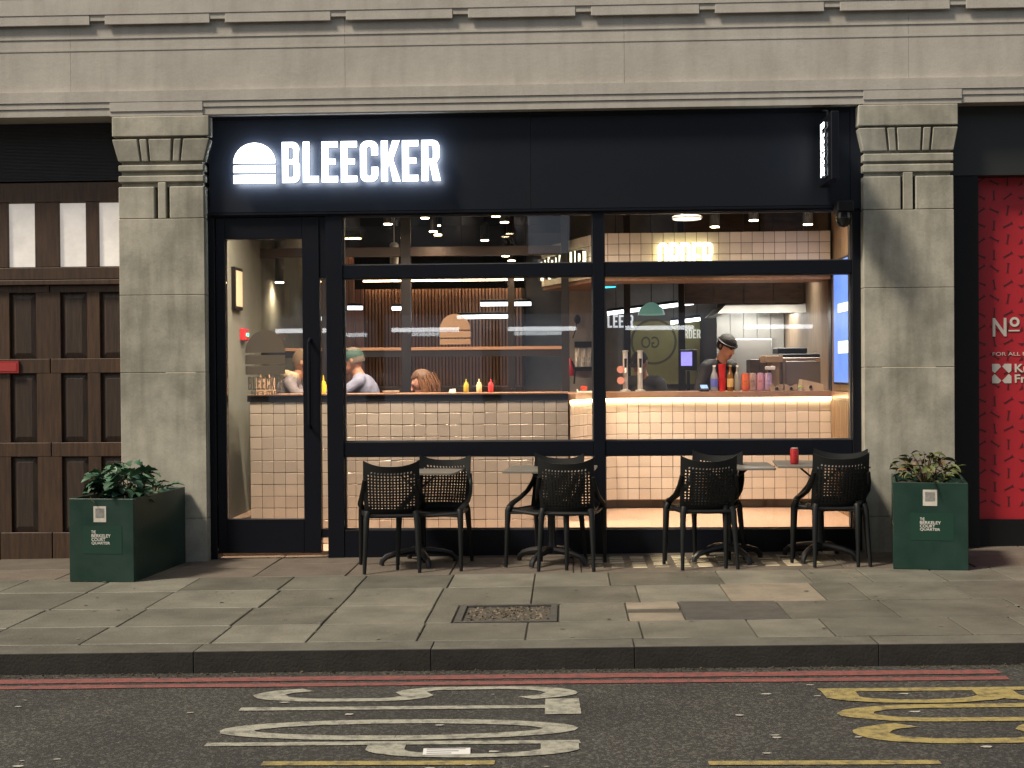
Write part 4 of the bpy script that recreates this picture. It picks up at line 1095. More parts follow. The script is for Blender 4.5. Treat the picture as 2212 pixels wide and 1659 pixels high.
# posts inside
for x, yY, l in ((1104, 3.6, 'dark interior post right of the burger emblem'), (1355, 3.4, 'dark interior post behind the beer taps'), (1473, 3.4, 'dark interior post left of the cook')):
    o = thing('interior_post', (X(x, 700, yY), yY, FLOOR), l, 'post')
    MB().box(X(x-7, 700, yY), X(x+7, 700, yY), yY, yY + .08, FLOOR, ceil_z).build('post_body', mat('umber_post', (0.020, 0.014, 0.012), .5), o)
# room behind the taps: grey wall with yellow poster, strip lights
rw = thing('rear_wall_panel', (X(1390, 700, 5.2), 5.2, FLOOR), 'grey rear wall behind the beer taps', 'wall')
MB().box(X(1228, 700, 5.2), X(1575, 700, 5.2), 5.2, 5.25, FLOOR, ceil_z).build('board', mat('warm_grey_wall', (0.22, 0.205, 0.19), .7, var=.35, vscale=2.2), rw)
poster = thing('yellow_poster', (X(1410, 800, 5.1), 5.1, Z(1410, 830, 5.1)), 'olive yellow poster with dark ring and mirrored GO lettering', 'poster')
YPo = 5.12
M_pos = mat('olive_poster', (0.36, 0.33, 0.13), .7, var=.2, vscale=4)
MB().box(X(1358, 750, YPo), X(1512, 750, YPo), YPo, YPo + .02, Z(1430, 830, YPo), Z(1430, 694, YPo)).build('sheet', M_pos, poster)
M_ring = mat('poster_print', (0.12, 0.11, 0.055), .7)
cx, cz = X(1412, 738, YPo), Z(1412, 738, YPo); rr = X(1462, 738, YPo) - cx
ring = MB(); n = 44
vs = []
for i in range(n):
    a = 2*math.pi*i/n; vs += [(cx + rr*math.cos(a), YPo - .002, cz + rr*math.sin(a)), (cx + rr*.90*math.cos(a), YPo - .002, cz + rr*.90*math.sin(a))]
ring.add(vs, [(2*i, 2*((i+1) % n), 2*((i+1) % n)+1, 2*i+1) for i in range(n)]); ring.build('printed_ring', M_ring, poster)
me = fit(text_mesh('GO', .02, .012), X(1424, 740, YPo), X(1385, 740, YPo), Z(1410, 752, YPo), Z(1410, 727, YPo), YPo - .001, .002, M_ring); link('lettering', me, poster)
# second lit letters deep inside
for chars, x0, x1, y0, y1, yy, l, nm, mcol in (('LEE R', 1312, 1368, 681, 708, 4.9, 'faint white letters glowing on the rear wall left of the poster', 'rear_letters', (.75,.82,.9)),
                                          ('RDER', 1478, 1513, 712, 731, 4.9, 'faint yellow white letters glowing on the poster right edge', 'rear_letters', (.9,.9,.7))):
    o = thing(nm, (X(x0, y1, yy), yy, Z(x0, y1, yy)), l, 'sign')
    word(chars, X(x0, y0, yy), X(x1, y0, yy), Z(x0, y1, yy), Z(x0, y0, yy), yy, .01, mat('rear_sign_' + chars, (.8,.8,.8), .5, emit=mcol, estr=.3), o)
# strip lights
def strip_light(x0, y0, x1, y1, Y, label):
    a, b = D(x0, y0, Y), D(x1, y1, Y)
    o = thing('strip_light', a, label, 'strip light', 'strip lights in the rear room')
    MB().tube([a, b], .022, 8).build('tube', M_tube, o)
    u = Vector((0, 0, .035)); MB().tube([a + u, b + u], .018, 8).build('housing', M_pframe, o)
    for t in (.1, .9):
        p = a.lerp(b, t); MB().tube([p + u, (p.x, p.y, ceil_z)], .004, 6).build('wire', M_pframe, o)
strip_light(1038, 657, 1147, 656, 4.2, 'white strip light above the burger emblem, upper one')
strip_light(987, 685, 1102, 683, 4.25, 'white strip light crossing the burger emblem, lower one')
strip_light(751, 665, 783, 665, 4.0, 'short white strip light left of the inner post')
strip_light(847, 666, 866, 666, 4.0, 'very short white strip light touching the inner post')
strip_light(668, 665, 691, 665, 4.0, 'short white strip light beside the door stile')
strip_light(1312, 677, 1498, 654, 4.7, 'long slanting white strip light above the beer taps')
strip_light(1449, 697, 1512, 689, 4.8, 'short slanting white strip light above the yellow poster')
# teal pendant
tp = D(1407, 672, 4.4)
o = thing('pendant_lamp', tp, 'pale teal dome pendant lamp above the yellow poster', 'lamp')
MB().lathe([(.02,.10),(.06,.085),(.13,.03),(.155,-.04),(.15,-.045),(.12,.02),(.02,.07)], tp, 20).build('shade', mat('teal_shade', (.30,.55,.45), .4, emit=(.4,.8,.65), estr=.15), o, smooth=True)
MB().tube([tp + Vector((0,0,.1)), (tp.x, tp.y, ceil_z)], .005, 6).build('cord', M_black, o)
# teal glow strip
a, b = D(1278, 621, 2.4), D(1330, 617, 2.4)
o = thing('teal_light_bar', a, 'bright teal light bar under the tiled bulkhead', 'light')
MB().tube([a, b], .018, 8).build('tube', mat('teal_light', (.1,.5,.6), .4, emit=(.03,.45,.62), estr=2.0), o)
MB().box(a.x, b.x, a.y - .03, a.y + .03, a.z + .02, zb0 - .02).build('housing', M_pframe, o)
# wall items by the counter corner
YI = 3.2
o = thing('napkin_dispenser', (X(1259, 770, YI), YI, Z(1259, 800, YI)), 'black wall dispenser with crumpled white bag', 'dispenser')
kb = thing('side_wall_board', (X(1258, 760, YI), YI, FLOOR), 'grey wall behind the wall dispenser and telephone', 'wall')
MB().box(X(1230, 700, YI + .05), X(1300, 700, YI + .05), YI + .05, YI + .1, FLOOR, zb0).build('board', mat('light_grey_wall', (0.30, 0.28, 0.26), .7, var=.3, vscale=3), kb)
MB().box(X(1241, 745, YI), X(1278, 745, YI), YI - .06, YI + .04, Z(1259, 750, YI), Z(1259, 738, YI)).build('top_bar', M_black, o)
MB().box(X(1241, 745, YI), X(1278, 745, YI), YI - .06, YI + .04, Z(1259, 801, YI), Z(1259, 793, YI)).build('bottom_bar', M_black, o)
bgm = MB(); nn = 8
va = [(X(1242 + 35*i/nn, 770, YI), YI - .03 + .03*math.sin(i*2.1 + j), Z(1259, 751 + 41*j/4, YI)) for j in range(5) for i in range(nn+1)]
bgm.add(va, [(j*(nn+1)+i, j*(nn+1)+i+1, (j+1)*(nn+1)+i+1, (j+1)*(nn+1)+i) for j in range(4) for i in range(nn)]); bgm.build('white_bag', M_white, o, smooth=True)
o = thing('wall_telephone', (X(1247, 690, YI), YI, Z(1247, 710, YI)), 'dark wall telephone with hanging cord', 'telephone')
pz = D(1247, 690, YI)
MB().ell((pz.x, YI - .02, pz.z), (.035, .03, .05)).build('handset', M_black, o, smooth=True)
MB().tube([(pz.x, YI - .02, pz.z), (pz.x - .02, YI - .03, pz.z - .12), (pz.x - .05, YI - .02, pz.z - .2)], .006, 6).build('cord', M_black, o)
o = thing('fire_extinguisher', (X(1231, 815, 2.6), 2.6, Z(1231, 840, 2.6)), 'red fire extinguisher on the wall edge beside the counter', 'extinguisher')
pz = D(1231.5, 812, 2.6); zt_ = Z(1231, 780, 2.6)
MB().lathe([(.045,0),(.05,.02),(.05,zt_-pz.z-.05),(.02,zt_-pz.z),(.015,zt_-pz.z+.03)], (pz.x, 2.6, pz.z), 14).build('cylinder', mat('extinguisher_red', (.50,.02,.03), .3), o, smooth=True)
MB().tube([(pz.x+.02, 2.57, zt_), (pz.x+.05, 2.55, zt_-.1), (pz.x+.04, 2.55, pz.z-.08)], .010, 6).build('hose', M_black, o)
# blue menu screen on the right wall
o = thing('blue_menu_screen', (ir - .02, 1.05, 1.4), 'tall glowing blue menu screen on the right side wall', 'screen')
def wl_pt(xd, yd):      # point on the right wall
    r = ray(xd, yd); t = (ir - .02 - CAM.x)/r.x; return CAM + r*t
f0 = .78; f1 = 1.42
zb_, zt2 = wl_pt(1822, 826).z, wl_pt(1822, 560).z
MB().box(ir - .03, ir - .002, f0 - .02, f1 + .03, zb_ - .02, zt2 + .02).build('screen_frame', M_black, o)
MB().box(ir - .034, ir - .031, f0, f1, zb_, zt2).build('screen_face', mat('blue_screen', (.1,.2,.5), .4, emit=(.10,.22,.75), estr=.9, var=.3, vscale=5), o)
for ya, yb in ((655, 674), (737, 763)):
    MB().box(ir - .038, ir - .035, f0 + .02, f1 - .2, wl_pt(1822, yb).z, wl_pt(1822, ya).z).build('price_panel', mat('screen_white', (.8,.8,.8), .5, emit=(.9,.93,1), estr=.8), o)
# left wall: picture, call points, cabinet
def lw_pt(xd, yd):
    r = ray(xd, yd); t = (il + .02 - CAM.x)/r.x; return CAM + r*t
p0, p1 = lw_pt(505, 668), lw_pt(517, 580)
o = thing('framed_picture', (il + .02, p0.y, p0.z), 'small framed cream picture on the left side wall', 'picture')
MB().box(il, il + .035, p0.y, p1.y + .06, p0.z, p1.z).build('frame', M_black, o)
MB().box(il + .036, il + .040, p0.y + .03, p1.y + .03, p0.z + .03, p1.z - .03).build('print', mat('cream_print', (.75,.62,.45), .6), o)
p = lw_pt(527, 722)
o = thing('fire_call_point', (il + .02, p.y, p.z), 'red fire call point with green light on the left wall', 'call point')
MB().box(il, il + .05, p.y - .08, p.y + .08, p.z - .06, p.z + .05).build('casing', mat('call_red', (.55,.03,.04), .4), o, bevel=.006)
MB().box(il + .051, il + .06, p.y - .03, p.y + .03, p.z - .02, p.z + .01).build('indicator', mat('green_led', (.1,.8,.5), .4, emit=(.1,.9,.6), estr=1.5), o)
o = thing('wall_cabinet', (X(516, 840, 1.9), 1.9, Z(516, 840, 1.9)), 'cream wall cabinet with white switch plate behind the door glass', 'cabinet')
M_cream = mat('cream_board', (.60,.50,.37), .6)
MB().box(X(507, 800, 1.9), X(533, 800, 1.9), 1.9, 1.95, Z(516, 848, 1.9), Z(516, 744, 1.9)).build('back_board', M_cream, o, bevel=.004)
MB().box(X(513, 800, 1.88), X(535, 800, 1.88), 1.82, 1.899, Z(516, 838, 1.88), Z(516, 752, 1.88)).build('cabinet_body', mat('cream_board2', (.50,.39,.28), .6), o, bevel=.004)
MB().box(X(515, 800, 1.8), X(521, 800, 1.8), 1.806, 1.819, Z(516, 786, 1.8), Z(516, 776, 1.8)).build('switch_plate', M_white, o)
p = D(504, 868, 1.2)
o = thing('small_red_box', (p.x, 1.2, p.z), 'small red box low on the left wall behind the door', 'box')
MB().box(p.x - .03, p.x + .035, 1.2, 1.28, p.z - .045, p.z + .04).build('casing', MATS['call_red'], o, bevel=.005)
MB().box(p.x + .036, p.x + .04, 1.22, 1.27, p.z - .04, p.z + .03).build('side_label', M_white, o)

# ------------------------------------------------------------------ ceiling lamps (lit in the photograph)
def spot_lamp(x, y, Y, label, watts, group='ceiling spotlights', tilt_=(0, 0), L=.16, r=.045, body=None, size=150):
    c = D(x, y, Y)
    o = thing('ceiling_spotlight', (c.x, c.y, c.z), label, 'spotlight', group)
    MB().lathe([(r*.92,.002),(r,.004),(r,L),(r*.6,L+.02)], c, 16).build('housing', body or M_black, o, smooth=True)
    MB().lathe([(r*.86,-.004),(r*.86,.0015)], c, 16).build('bulb', M_bulb, o)
    MB().tube([(c.x, c.y, c.z + L + .02), (c.x, c.y, ceil_z)], .006, 6).build('stem', body or M_black, o)
    ld = bpy.data.lights.new('spot_glow', 'SPOT'); ld.energy = watts; ld.color = (1.0, .70, .44); ld.spot_size = R(size); ld.spot_blend = 1.0; ld.shadow_soft_size = .05
    lo = bpy.data.objects.new('spot_glow', ld); COL.objects.link(lo); lo.parent = o; lo.location = (0, 0, -.012)
    return o
W0 = 30
for x, y, Y, l, w in ((838, 484, 1.5, 'left of the inner window post', .6), (918, 471, 1.7, 'topmost of the cluster right of the inner post', .6),
                      (943, 487, 2.4, 'second from top in the cluster of four', .45), (936, 500, 1.9, 'lower left bulb of the cluster', .7), (946, 507, 2.6, 'lower right bulb of the cluster', .7),
                      (1071, 467, 1.2, 'high spot in the middle of the upper pane', .45), (1090, 480, 1.6, 'just right of the high middle spot', .45),
                      (1047, 519, 2.6, 'bright low spot in the middle of the upper pane', .45), (1092, 553, 3.2, 'low yellow spot above the transom', .6), (1105, 563, 3.4, 'lowest spot touching the transom', .6),
                      (1544, 490, 1.05, 'left one above the ORDER letters', .35), (1628, 476, .95, 'middle one above the tiled bulkhead', .3), (1745, 485, 1.0, 'right one above the tiled bulkhead', .35)):
    spot_lamp(x, y, Y, 'lit ceiling spotlight, ' + l, W0*w)
M_cyl = mat('grey_tube', (0.07, 0.07, 0.075), .4)
spot_lamp(604, 610, 2.6, 'long dark cylinder pendant spotlight seen through the door', 40, L=.42, r=.05, body=M_cyl)
spot_lamp(852, 606, 2.4, 'pale cylinder pendant spotlight left of the inner post', 40, L=.36, r=.045, body=M_white)
c = D(1484, 473, .95)
o = thing('oval_ceiling_lamp', (c.x, c.y, c.z), 'flat pale oval ceiling lamp above the ORDER letters', 'lamp')
MB().lathe([(.02,.03),(.12,.028),(.135,.012),(.13,.004)], c, 24).build('casing', M_white, o, smooth=True)
MB().lathe([(.125,-.004),(.125,.003)], c, 24).build('diffuser', mat('oval_glow', (.8,.8,.75), .5, emit=(1,.95,.8), estr=.9), o)
MB().tube([(c.x, c.y, c.z + .03), (c.x, c.y, ceil_z)], .008, 6).build('stem', M_black, o)
# downlights over the entrance lobby, hidden behind the fascia
for i, xx in enumerate((-2.1, -1.45, -.75, -.05, .65, 1.35, 2.05, 2.6)):
    yy = .34 if xx < .4 else .7
    o = thing('recessed_downlight', (xx, yy, ceil_z - .01), 'recessed warm downlight in the lobby ceiling behind the fascia', 'downlight', 'recessed downlights in the lobby ceiling')
    MB().lathe([(.07,-.006),(.075,0.0),(.075,.009)], (xx, yy, ceil_z - .01), 18).build('ring', M_black, o)
    MB().lathe([(.058,-.009),(.058,-.0065)], (xx, yy, ceil_z - .01), 18).build('bulb', M_bulb, o)
    ld = bpy.data.lights.new('downlight_glow', 'SPOT'); ld.energy = 300 if xx < .4 else 105; ld.color = (1.0, .74, .52); ld.spot_size = R(150 if xx < .4 else 112); ld.spot_blend = 1.0; ld.shadow_soft_size = .06
    lo = bpy.data.objects.new('downlight_glow', ld); COL.objects.link(lo); lo.parent = o; lo.location = (0, 0, -.02)

# ================================================================== CHAIRS AND TABLES
def shell(fn, nu, nv, hole, th, k=.52):
    """A thin moulded sheet: fn(u, v) -> point; cells where hole(u, v) get a slanted opening."""
    bm = bmesh.new(); grid = {}
    for i in range(nu+1):
        for j in range(nv+1):
            grid[i, j] = bm.verts.new(fn(-1 + 2*i/nu, j/nv))
    for i in range(nu):
        for j in range(nv):
            c = [(i, j), (i+1, j), (i+1, j+1), (i, j+1)]
            uc, vc = -1 + 2*(i+.5)/nu, (j+.5)/nv
            q4 = [grid[p] for p in c]
            if not hole(uc, vc): bm.faces.new(q4); continue
            sh = .22 if (j % 2) else -.22
            inn = []
            for p in c:
                a, b_ = (p[0] - i - .5)*k*.86, (p[1] - j - .5)*k*1.12
                inn.append(bm.verts.new(fn(-1 + 2*(i + .5 + a + sh*b_)/nu, (j + .5 + b_)/nv)))
            for e in range(4): bm.faces.new((q4[e], q4[(e+1) % 4], inn[(e+1) % 4], inn[e]))
    bmesh.ops.recalc_face_normals(bm, faces=bm.faces)
    bmesh.ops.solidify(bm, geom=list(bm.faces), thickness=th)
    me = bpy.data.meshes.new('shell'); bm.to_mesh(me); bm.free()
    for p in me.polygons: p.use_smooth = True
    try: me.set_sharp_from_angle(angle=R(35))
    except Exception: pass
    me.materials.append(M_chair); return me
def back_fn(u, v):
    w = .203 + .008*math.sin(min(1, v*1.25)*math.pi/2) 
    z = .425 + v*.375 + .045*abs(u)**2.6*v**4
    y = .185 + .105*v + .03*math.sin(v*math.pi)*0.6 - .055*u*u
    return (u*w, y, z)
def seat_fn(u, v):
    y = .215 - .455*v; w = .190 + .045*math.sin(v*math.pi/2)
    z = .440 - .018*math.sin(math.pi*min(1, v*1.1))*(1-u*u) - .022*max(0, v-.86)/.14 - .006*u*u
    return (u*w, y, z)
back_me = shell(back_fn, 17, 17, lambda u, v: abs(u) < .87 and .10 < v < .87 and (abs(u) < .78 or .16 < v < .82), .009)
seat_me = shell(seat_fn, 16, 16, lambda u, v: abs(u) < .84 and .08 < v < .86, .009)
def leg_mesh(s, front):
    if front: pts = [(s*.232,-.205,.455),(s*.240,-.222,.43),(s*.246,-.232,.20),(s*.250,-.245,0)]
    else: pts = [(s*.178,.19,.455),(s*.188,.205,.42),(s*.198,.235,.2),(s*.206,.265,0)]
    return MB().tube(pts, [.026,.024,.018,.0135], 10).mesh('leg', M_chair, smooth=True)
def arm_mesh(s): return MB().tube([(s*.203,.235,.70),(s*.212,.205,.625),(s*.226,.13,.555),(s*.240,.0,.505),(s*.243,-.13,.478),(s*.234,-.205,.455)], [.014,.019,.021,.022,.024,.026], 10, flat=.75).mesh('arm', M_chair, smooth=True)
leg_mes = {(s, f): leg_mesh(s, f) for s in (-1, 1) for f in (True, False)}
arm_mes = {s: arm_mesh(s) for s in (-1, 1)}
rim_me = MB().tube([(-.186,.20,.425),(-.215,0,.425),(-.230,-.2,.430),(0,-.245,.415),(.230,-.2,.430),(.215,0,.425),(.186,.20,.425),(0,.215,.425),(-.186,.20,.425)], .015, 8).mesh('seat_frame', M_chair, smooth=True)
def make_chair(x, y, rz, label):
    o = thing('patio_chair', (x, y, SL*x), label, 'chair', 'black perforated chairs at the pavement tables', rz=rz, world=False)
    link('backrest', back_me, o); link('seat', seat_me, o); link('seat_frame', rim_me, o)
    for k_ in leg_mes: link('leg', leg_mes[k_], o)
    for s_ in (-1, 1): link('arm', arm_mes[s_], o)
    return o
def gpt(xd, yd): p = G(xd, yd); return p.x, p.y
def front_chair(xc, yb, rz, label):          # its back towards the street
    x, y = gpt(xc, yb); return make_chair(x - .26*math.sin(rz), y + .26*math.cos(rz), math.pi + rz, label)
def rear_chair(xb, yb, rz, label, dy=.0):
    x, y = gpt(xb, yb); return make_chair(x, y + dy, rz, label)
front_chair(847, 1239, R(7), 'black perforated chair nearest the door, its back to the street')
rear_chair(946, 1222, R(-10), 'black perforated chair facing the street at the table nearest the door')
front_chair(1223, 1235, R(-6), 'black perforated chair at the second table, its back to the street')
rear_chair(1185, 1219, R(-22), 'black perforated chair facing the street behind the second table')
front_chair(1534, 1231, R(5), 'black perforated chair at the third table, its back to the street')
rear_chair(1527, 1214, R(-28), 'black perforated chair facing the street behind the third table')
front_chair(1820, 1225, R(3), 'black perforated chair at the table with the red can, back to street')
rear_chair(1800, 1211, R(-26), 'black perforated chair facing the street behind the red can table')
M_ttop = mat('grey_laminate', (0.17, 0.16, 0.14), .35, var=.15, vscale=8)
M_iron = mat('black_iron', (0.014, 0.014, 0.015), .4)
def foot(a):
    c, s_ = math.cos(a), math.sin(a); pts = []
    for r_, z_ in ((.02,.105),(.10,.098),(.19,.085),(.26,.065),(.295,.035),(.30,.004)): pts.append((c*r_, s_*r_, z_))
    return MB().tube(pts, [.030,.028,.025,.023,.022,.020], 8, flat=1.0).mesh('foot', M_iron, smooth=True)
foot_mes = [foot(R(45 + 90*i)) for i in range(4)]
TH = .722
top_me = MB().prism_y(rrect(-.34, -.34, .34, .34, .03), 0, .014).mesh('table_top', M_ttop)
for v in top_me.vertices: v.co = (v.co.x, v.co.z, TH + .014 - v.co.y)
top_me.update()
col_me = MB().lathe([(.045,.09),(.040,.13),(.030,.16),(.030,.70),(.05,.705),(.05,.7215)], n=16).mesh('column', M_iron, smooth=True)
brk_me = MB().box(-.20,.20,-.018,.018,.700,.7215).box(-.018,.018,-.20,.20,.693,.7215).tube([(.03,0,.60),(.15,0,.702)], .009, 6).tube([(-.03,0,.60),(-.15,0,.702)], .009, 6).mesh('top_bracket', M_iron)
def make_table(xd, yd, rz, label, frot):
    x, y = gpt(xd, yd)
    o = thing('bistro_table', (x, y, SL*x), label, 'table', 'square tables on the pavement', rz=rz, world=False)
    link('table_top', top_me, o); link('column', col_me, o); link('top_bracket', brk_me, o)
    for f_ in foot_mes: link('foot', f_, o, (0,0,0), (0,0,frot))
    return o
make_table(905, 1217, R(-6), 'square grey pedestal table nearest the door', R(-18))
make_table(1192, 1216, R(-5), 'square grey pedestal table second from the door', R(20))
t3 = make_table(1572, 1210, R(-3), 'square grey pedestal table left of the red can table', R(-16))
t4 = make_table(1772, 1206, R(-5), 'square grey pedestal table with a red can on it', R(14))
cx_, cy_ = X(1716, 996, t4.location.y - .08), t4.location.y - .08
can(0, 'red drink can standing on the pavement table', (.42,.03,.03), (.30,.015,.02), grp='', loc=(cx_, cy_, t4.location.z + TH + .0145))

# ================================================================== PLANTERS
def planter(x, y, rz, w, l, hgt, label, sticker_u, text_u):
    o = thing('green_planter', (x, y, SL*x), label, 'planter', 'green planters', rz=rz, world=False)
    t_ = .022
    MB().box(-w/2, w/2, -l/2, -l/2+t_, 0, hgt).build('front_panel', M_planter, o, bevel=.003)
    MB().box(-w/2, w/2, l/2-t_, l/2, 0, hgt).build('back_panel', M_planter, o, bevel=.003)
    for s_ in (-1, 1): MB().box(s_*w/2, s_*(w/2-t_), -l/2+t_+.0005, l/2-t_-.0005, 0, hgt).build('side_panel', M_planter, o, bevel=.003)
    so_ = MB(); n_ = 12
    vs = [(-w/2+t_+.001+(w-2*t_-.002)*i/n_, -l/2+t_+.001+(l-2*t_-.002)*j/n_, hgt-.06+random.uniform(-.015,.015)) for j in range(n_+1) for i in range(n_+1)]
    so_.add(vs, [(j*(n_+1)+i, j*(n_+1)+i+1, (j+1)*(n_+1)+i+1, (j+1)*(n_+1)+i) for j in range(n_) for i in range(n_)])
    so_.build('soil', mat('dark_soil', (.03,.022,.015), .95, var=.5, vscale=20, bump=.6, bscale=60), o)
    yf = -l/2
    a, b, c_, d = sticker_u
    MB().box(-w/2+w*a, -w/2+w*b, yf-.003, yf-.0005, hgt*c_, hgt*d).build('white_sticker', mat('sticker_paper', (.55,.53,.47), .6, var=.2, vscale=20), o)
    MB().box(-w/2+w*(a+.03), -w/2+w*(b-.03), yf-.0045, yf-.0035, hgt*(c_+.055), hgt*(d-.025)).build('sticker_print', mat('sticker_grey', (.27,.265,.25), .6, var=.4, vscale=70), o)
    a, b, c_, d = text_u
    MB().box(-w/2+w*(a-.13), -w/2+w*(b+.17), yf-.002, yf-.0005, hgt*(c_-.10), hgt*(d+.05)).build('name_plate', mat('plate_green', (.008,.040,.026), .4), o)
    lines = (('THE', .22), ('BERKELEY', 1.0), ('COURT', .72), ('QUARTER', .96)); n_ = len(lines); hz = (d-c_)*hgt/n_
    for i, (tx, ww) in enumerate(lines):
        z1 = hgt*d - i*hz
        me = fit(text_mesh(tx, .02, .02), -w/2+w*a, -w/2+w*(a+(b-a)*ww), z1-hz*.86, z1, yf-.0025, .0012, mat('plate_print', (.55,.56,.52), .6))
        link('lettering', me, o)
    return o
p0 = G(150, 1258); p1 = G(290, 1257)
pw = 0.50; ang = R(-5.3)
front_mid = (p0 + p1)/2
pl_l = 1.0
plL = planter(front_mid.x + math.sin(-ang)*pl_l/2, front_mid.y + math.cos(ang)*pl_l/2, ang, .50, pl_l, .615, 'dark green box planter with broad leafy plant, left of the door', (.385,.58,.72,.91), (.35,.65,.44,.62))
q0 = G(1931, 1232); q1 = G(2090, 1231)
angR = R(-13)
plR = planter((q0.x+q1.x)/2 - math.sin(angR)*.40, (q0.y+q1.y)/2 + .40*math.cos(angR), angR, q1.x - q0.x, .80, .63, 'dark green box planter with twiggy shrub, right of the tables', (.40,.59,.735,.92), (.36,.64,.44,.60))

def leaf_mesh(L_, W_, curl, lob, m, name='leaf'):
    mb = MB(); n_ = 8; row = []
    for i in range(n_+1):
        t = i/n_; w = W_*math.sin(math.pi*min(1, t**.8))**.8*(1 + lob*math.sin(t*22)) + .002
        if i == n_: w = .001
        y_ = L_*t; z_ = curl*L_*(t - 1.3*t*t)
        row.append([(-w, y_, z_ + w*.35), (0, y_, z_), (w, y_, z_ + w*.35)])
    vs = [p for r_ in row for p in r_]; fs = []
    for i in range(n_):
        for k_ in range(2): fs.append((i*3+k_, i*3+k_+1, (i+1)*3+k_+1, (i+1)*3+k_))
    mb.add(vs, fs); me = mb.mesh(name, m, smooth=True); return me
M_leafA = mat('blue_green_leaf', (.085,.19,.105), .5, var=.4, vscale=12, rnd=.35, color2=(.025,.07,.04))
M_leafB = mat('olive_leaf', (.115,.14,.042), .5, var=.4, vscale=12, rnd=.4, color2=(.05,.06,.02))
M_leafC = mat('dry_leaf', (.19,.11,.06), .7, var=.3, vscale=12, rnd=.4)
M_stalk = mat('pale_stalk', (.34,.27,.18), .6)
def plant(x, y, z, label, n_, leaves, spread, height, lean=(0, 0), stems=8, stem_m=None):
    o = thing('leafy_plant', (x, y, z), label, 'plant', world=False)
    for i in range(stems):
        a = random.uniform(0, 6.28); r_ = spread*random.uniform(.2, .8)
        tip = (math.cos(a)*r_ + lean[0], math.sin(a)*r_ + lean[1], height*random.uniform(.45, .9))
        MB().tube([(math.cos(a)*.02, math.sin(a)*.02, 0), (tip[0]*.5, tip[1]*.5, tip[2]*.65), tip], [.007,.005,.003], 6).build('stem', stem_m or M_stalk, o, smooth=True)
    for i in range(n_):
        a = random.uniform(0, 6.28); t = random.random()
        r_ = spread*math.sqrt(random.random())*(.55 + .45*t); h_ = height*(t**.7)*random.uniform(.75, 1.0)*(1 - .45*(r_/spread)**2)
        me = random.choice(leaves); s_ = random.uniform(.7, 1.25)
        lo = link('leaf', me, o, (math.cos(a)*r_ + lean[0]*t, math.sin(a)*r_ + lean[1]*t, h_), (random.uniform(-.4,.8) - .3, random.uniform(-.6,.6), a - math.pi/2 + random.uniform(-.7,.7)))
        lo.scale = (s_, s_, s_)
    return o
LA = [leaf_mesh(.14, .042, .35, .30, M_leafA), leaf_mesh(.11, .034, .5, .34, M_leafA), leaf_mesh(.16, .046, .15, .28, M_leafA)]
LB = [leaf_mesh(.085, .017, .3, .05, M_leafB), leaf_mesh(.10, .015, .5, .05, M_leafB), leaf_mesh(.07, .02, .1, .08, M_leafB), leaf_mesh(.07, .016, .4, .1, M_leafC)]
def on_planter(pl, u, v, hgt): 
    c_, s_ = math.cos(pl.rotation_euler.z), math.sin(pl.rotation_euler.z)
    return pl.location.x + u*c_ - v*s_, pl.location.y + u*s_ + v*c_, pl.location.z + hgt
plant(*on_planter(plL, .05, -.22, .55), 'broad blue green leafy plant spilling over the left planter front', 130, LA, .22, .36, (.0, 0), 9)
plant(*on_planter(plL, .10, .22, .55), 'small leafy plant at the back of the left planter', 26, LA[1:2], .12, .15, (0, 0), 5)
st = plant(*on_planter(plL, -.02, -.42, .565), 'pale drooping dry stalks at the left planter rim', 5, [leaf_mesh(.13, .012, -.5, 0, M_stalk)], .06, .04, (0, 0), 3)
plant(*on_planter(plR, -.02, -.18, .57), 'twiggy green and brown shrub in the right planter', 150, LB, .24, .30, (0, 0), 22, mat('twig', (.09,.06,.035), .8))

# litter card on the road
p = RG(965, 1627)
o = thing('litter_card', (p.x, p.y, SL*p.x - .115), 'white printed card lying on the road by the painted lettering', 'litter', rz=R(4), world=False)
MB().box(-.10, .10, -.045, .045, .003, .007).build('card', mat('litter_white', (.55,.55,.53), .6), o)
for i in range(3): MB().box(-.085, .08-.03*i, .026-.03*i, .036-.03*i, .0072, .0078).build('printed_line', mat('litter_print', (.16,.16,.17), .7), o)

# ================================================================== DINERS' TABLE, BOTTLES, STOOLS
zbar = z_s1 + .004
def squeeze(x, hpx, Y, zbase, label, col):
    w_ = .024 if hpx < 35 else .028; h_ = hpx*1.1302/3200*(Y - CAM.y)
    o = thing('squeeze_bottle', (X(x, 840, Y), Y, zbase + .001), label, 'bottle', 'sauce bottles', world=False)
    MB().lathe([(w_*.9,0),(w_,.006),(w_,h_*.56),(w_*.75,h_*.64)], n=16).build('bottle_body', mat('sauce_' + label[:12], col, .35), o, smooth=True)
    MB().lathe([(w_*.78,h_*.641),(w_*.78,h_*.70),(w_*.3,h_*.74),(w_*.12,h_)], n=14).build('nozzle_cap', mat('cap_' + label[:12], tuple(min(1, c*1.1) for c in col), .35), o, smooth=True)
squeeze(1007, 30, .86, zbar, 'olive green sauce bottle on the window bar', (.42,.36,.05))
squeeze(1035, 30, .86, zbar, 'cream sauce bottle on the window bar', (.75,.62,.36))
squeeze(1060, 30, .86, zbar, 'red sauce bottle on the window bar', (.60,.05,.07))
ps = thing('folded_napkins', (X(977, 845, .86), .86, zbar + .001), 'small white folded napkin on the bar beside the sauce bottles', 'napkin', world=False)
MB().hexa([(-.03,-.02,0),(.03,-.02,0),(.03,.02,0),(-.03,.02,0),(-.02,-.015,.03),(.028,-.012,.036),(.028,.012,.036),(-.02,.015,.03)]).build('napkin', M_white, ps)
ps = thing('white_plate_tray', (X(845, 848, .8), .8, zbar + .001), 'white paper tray on the bar left of the inner post', 'tray', world=False)
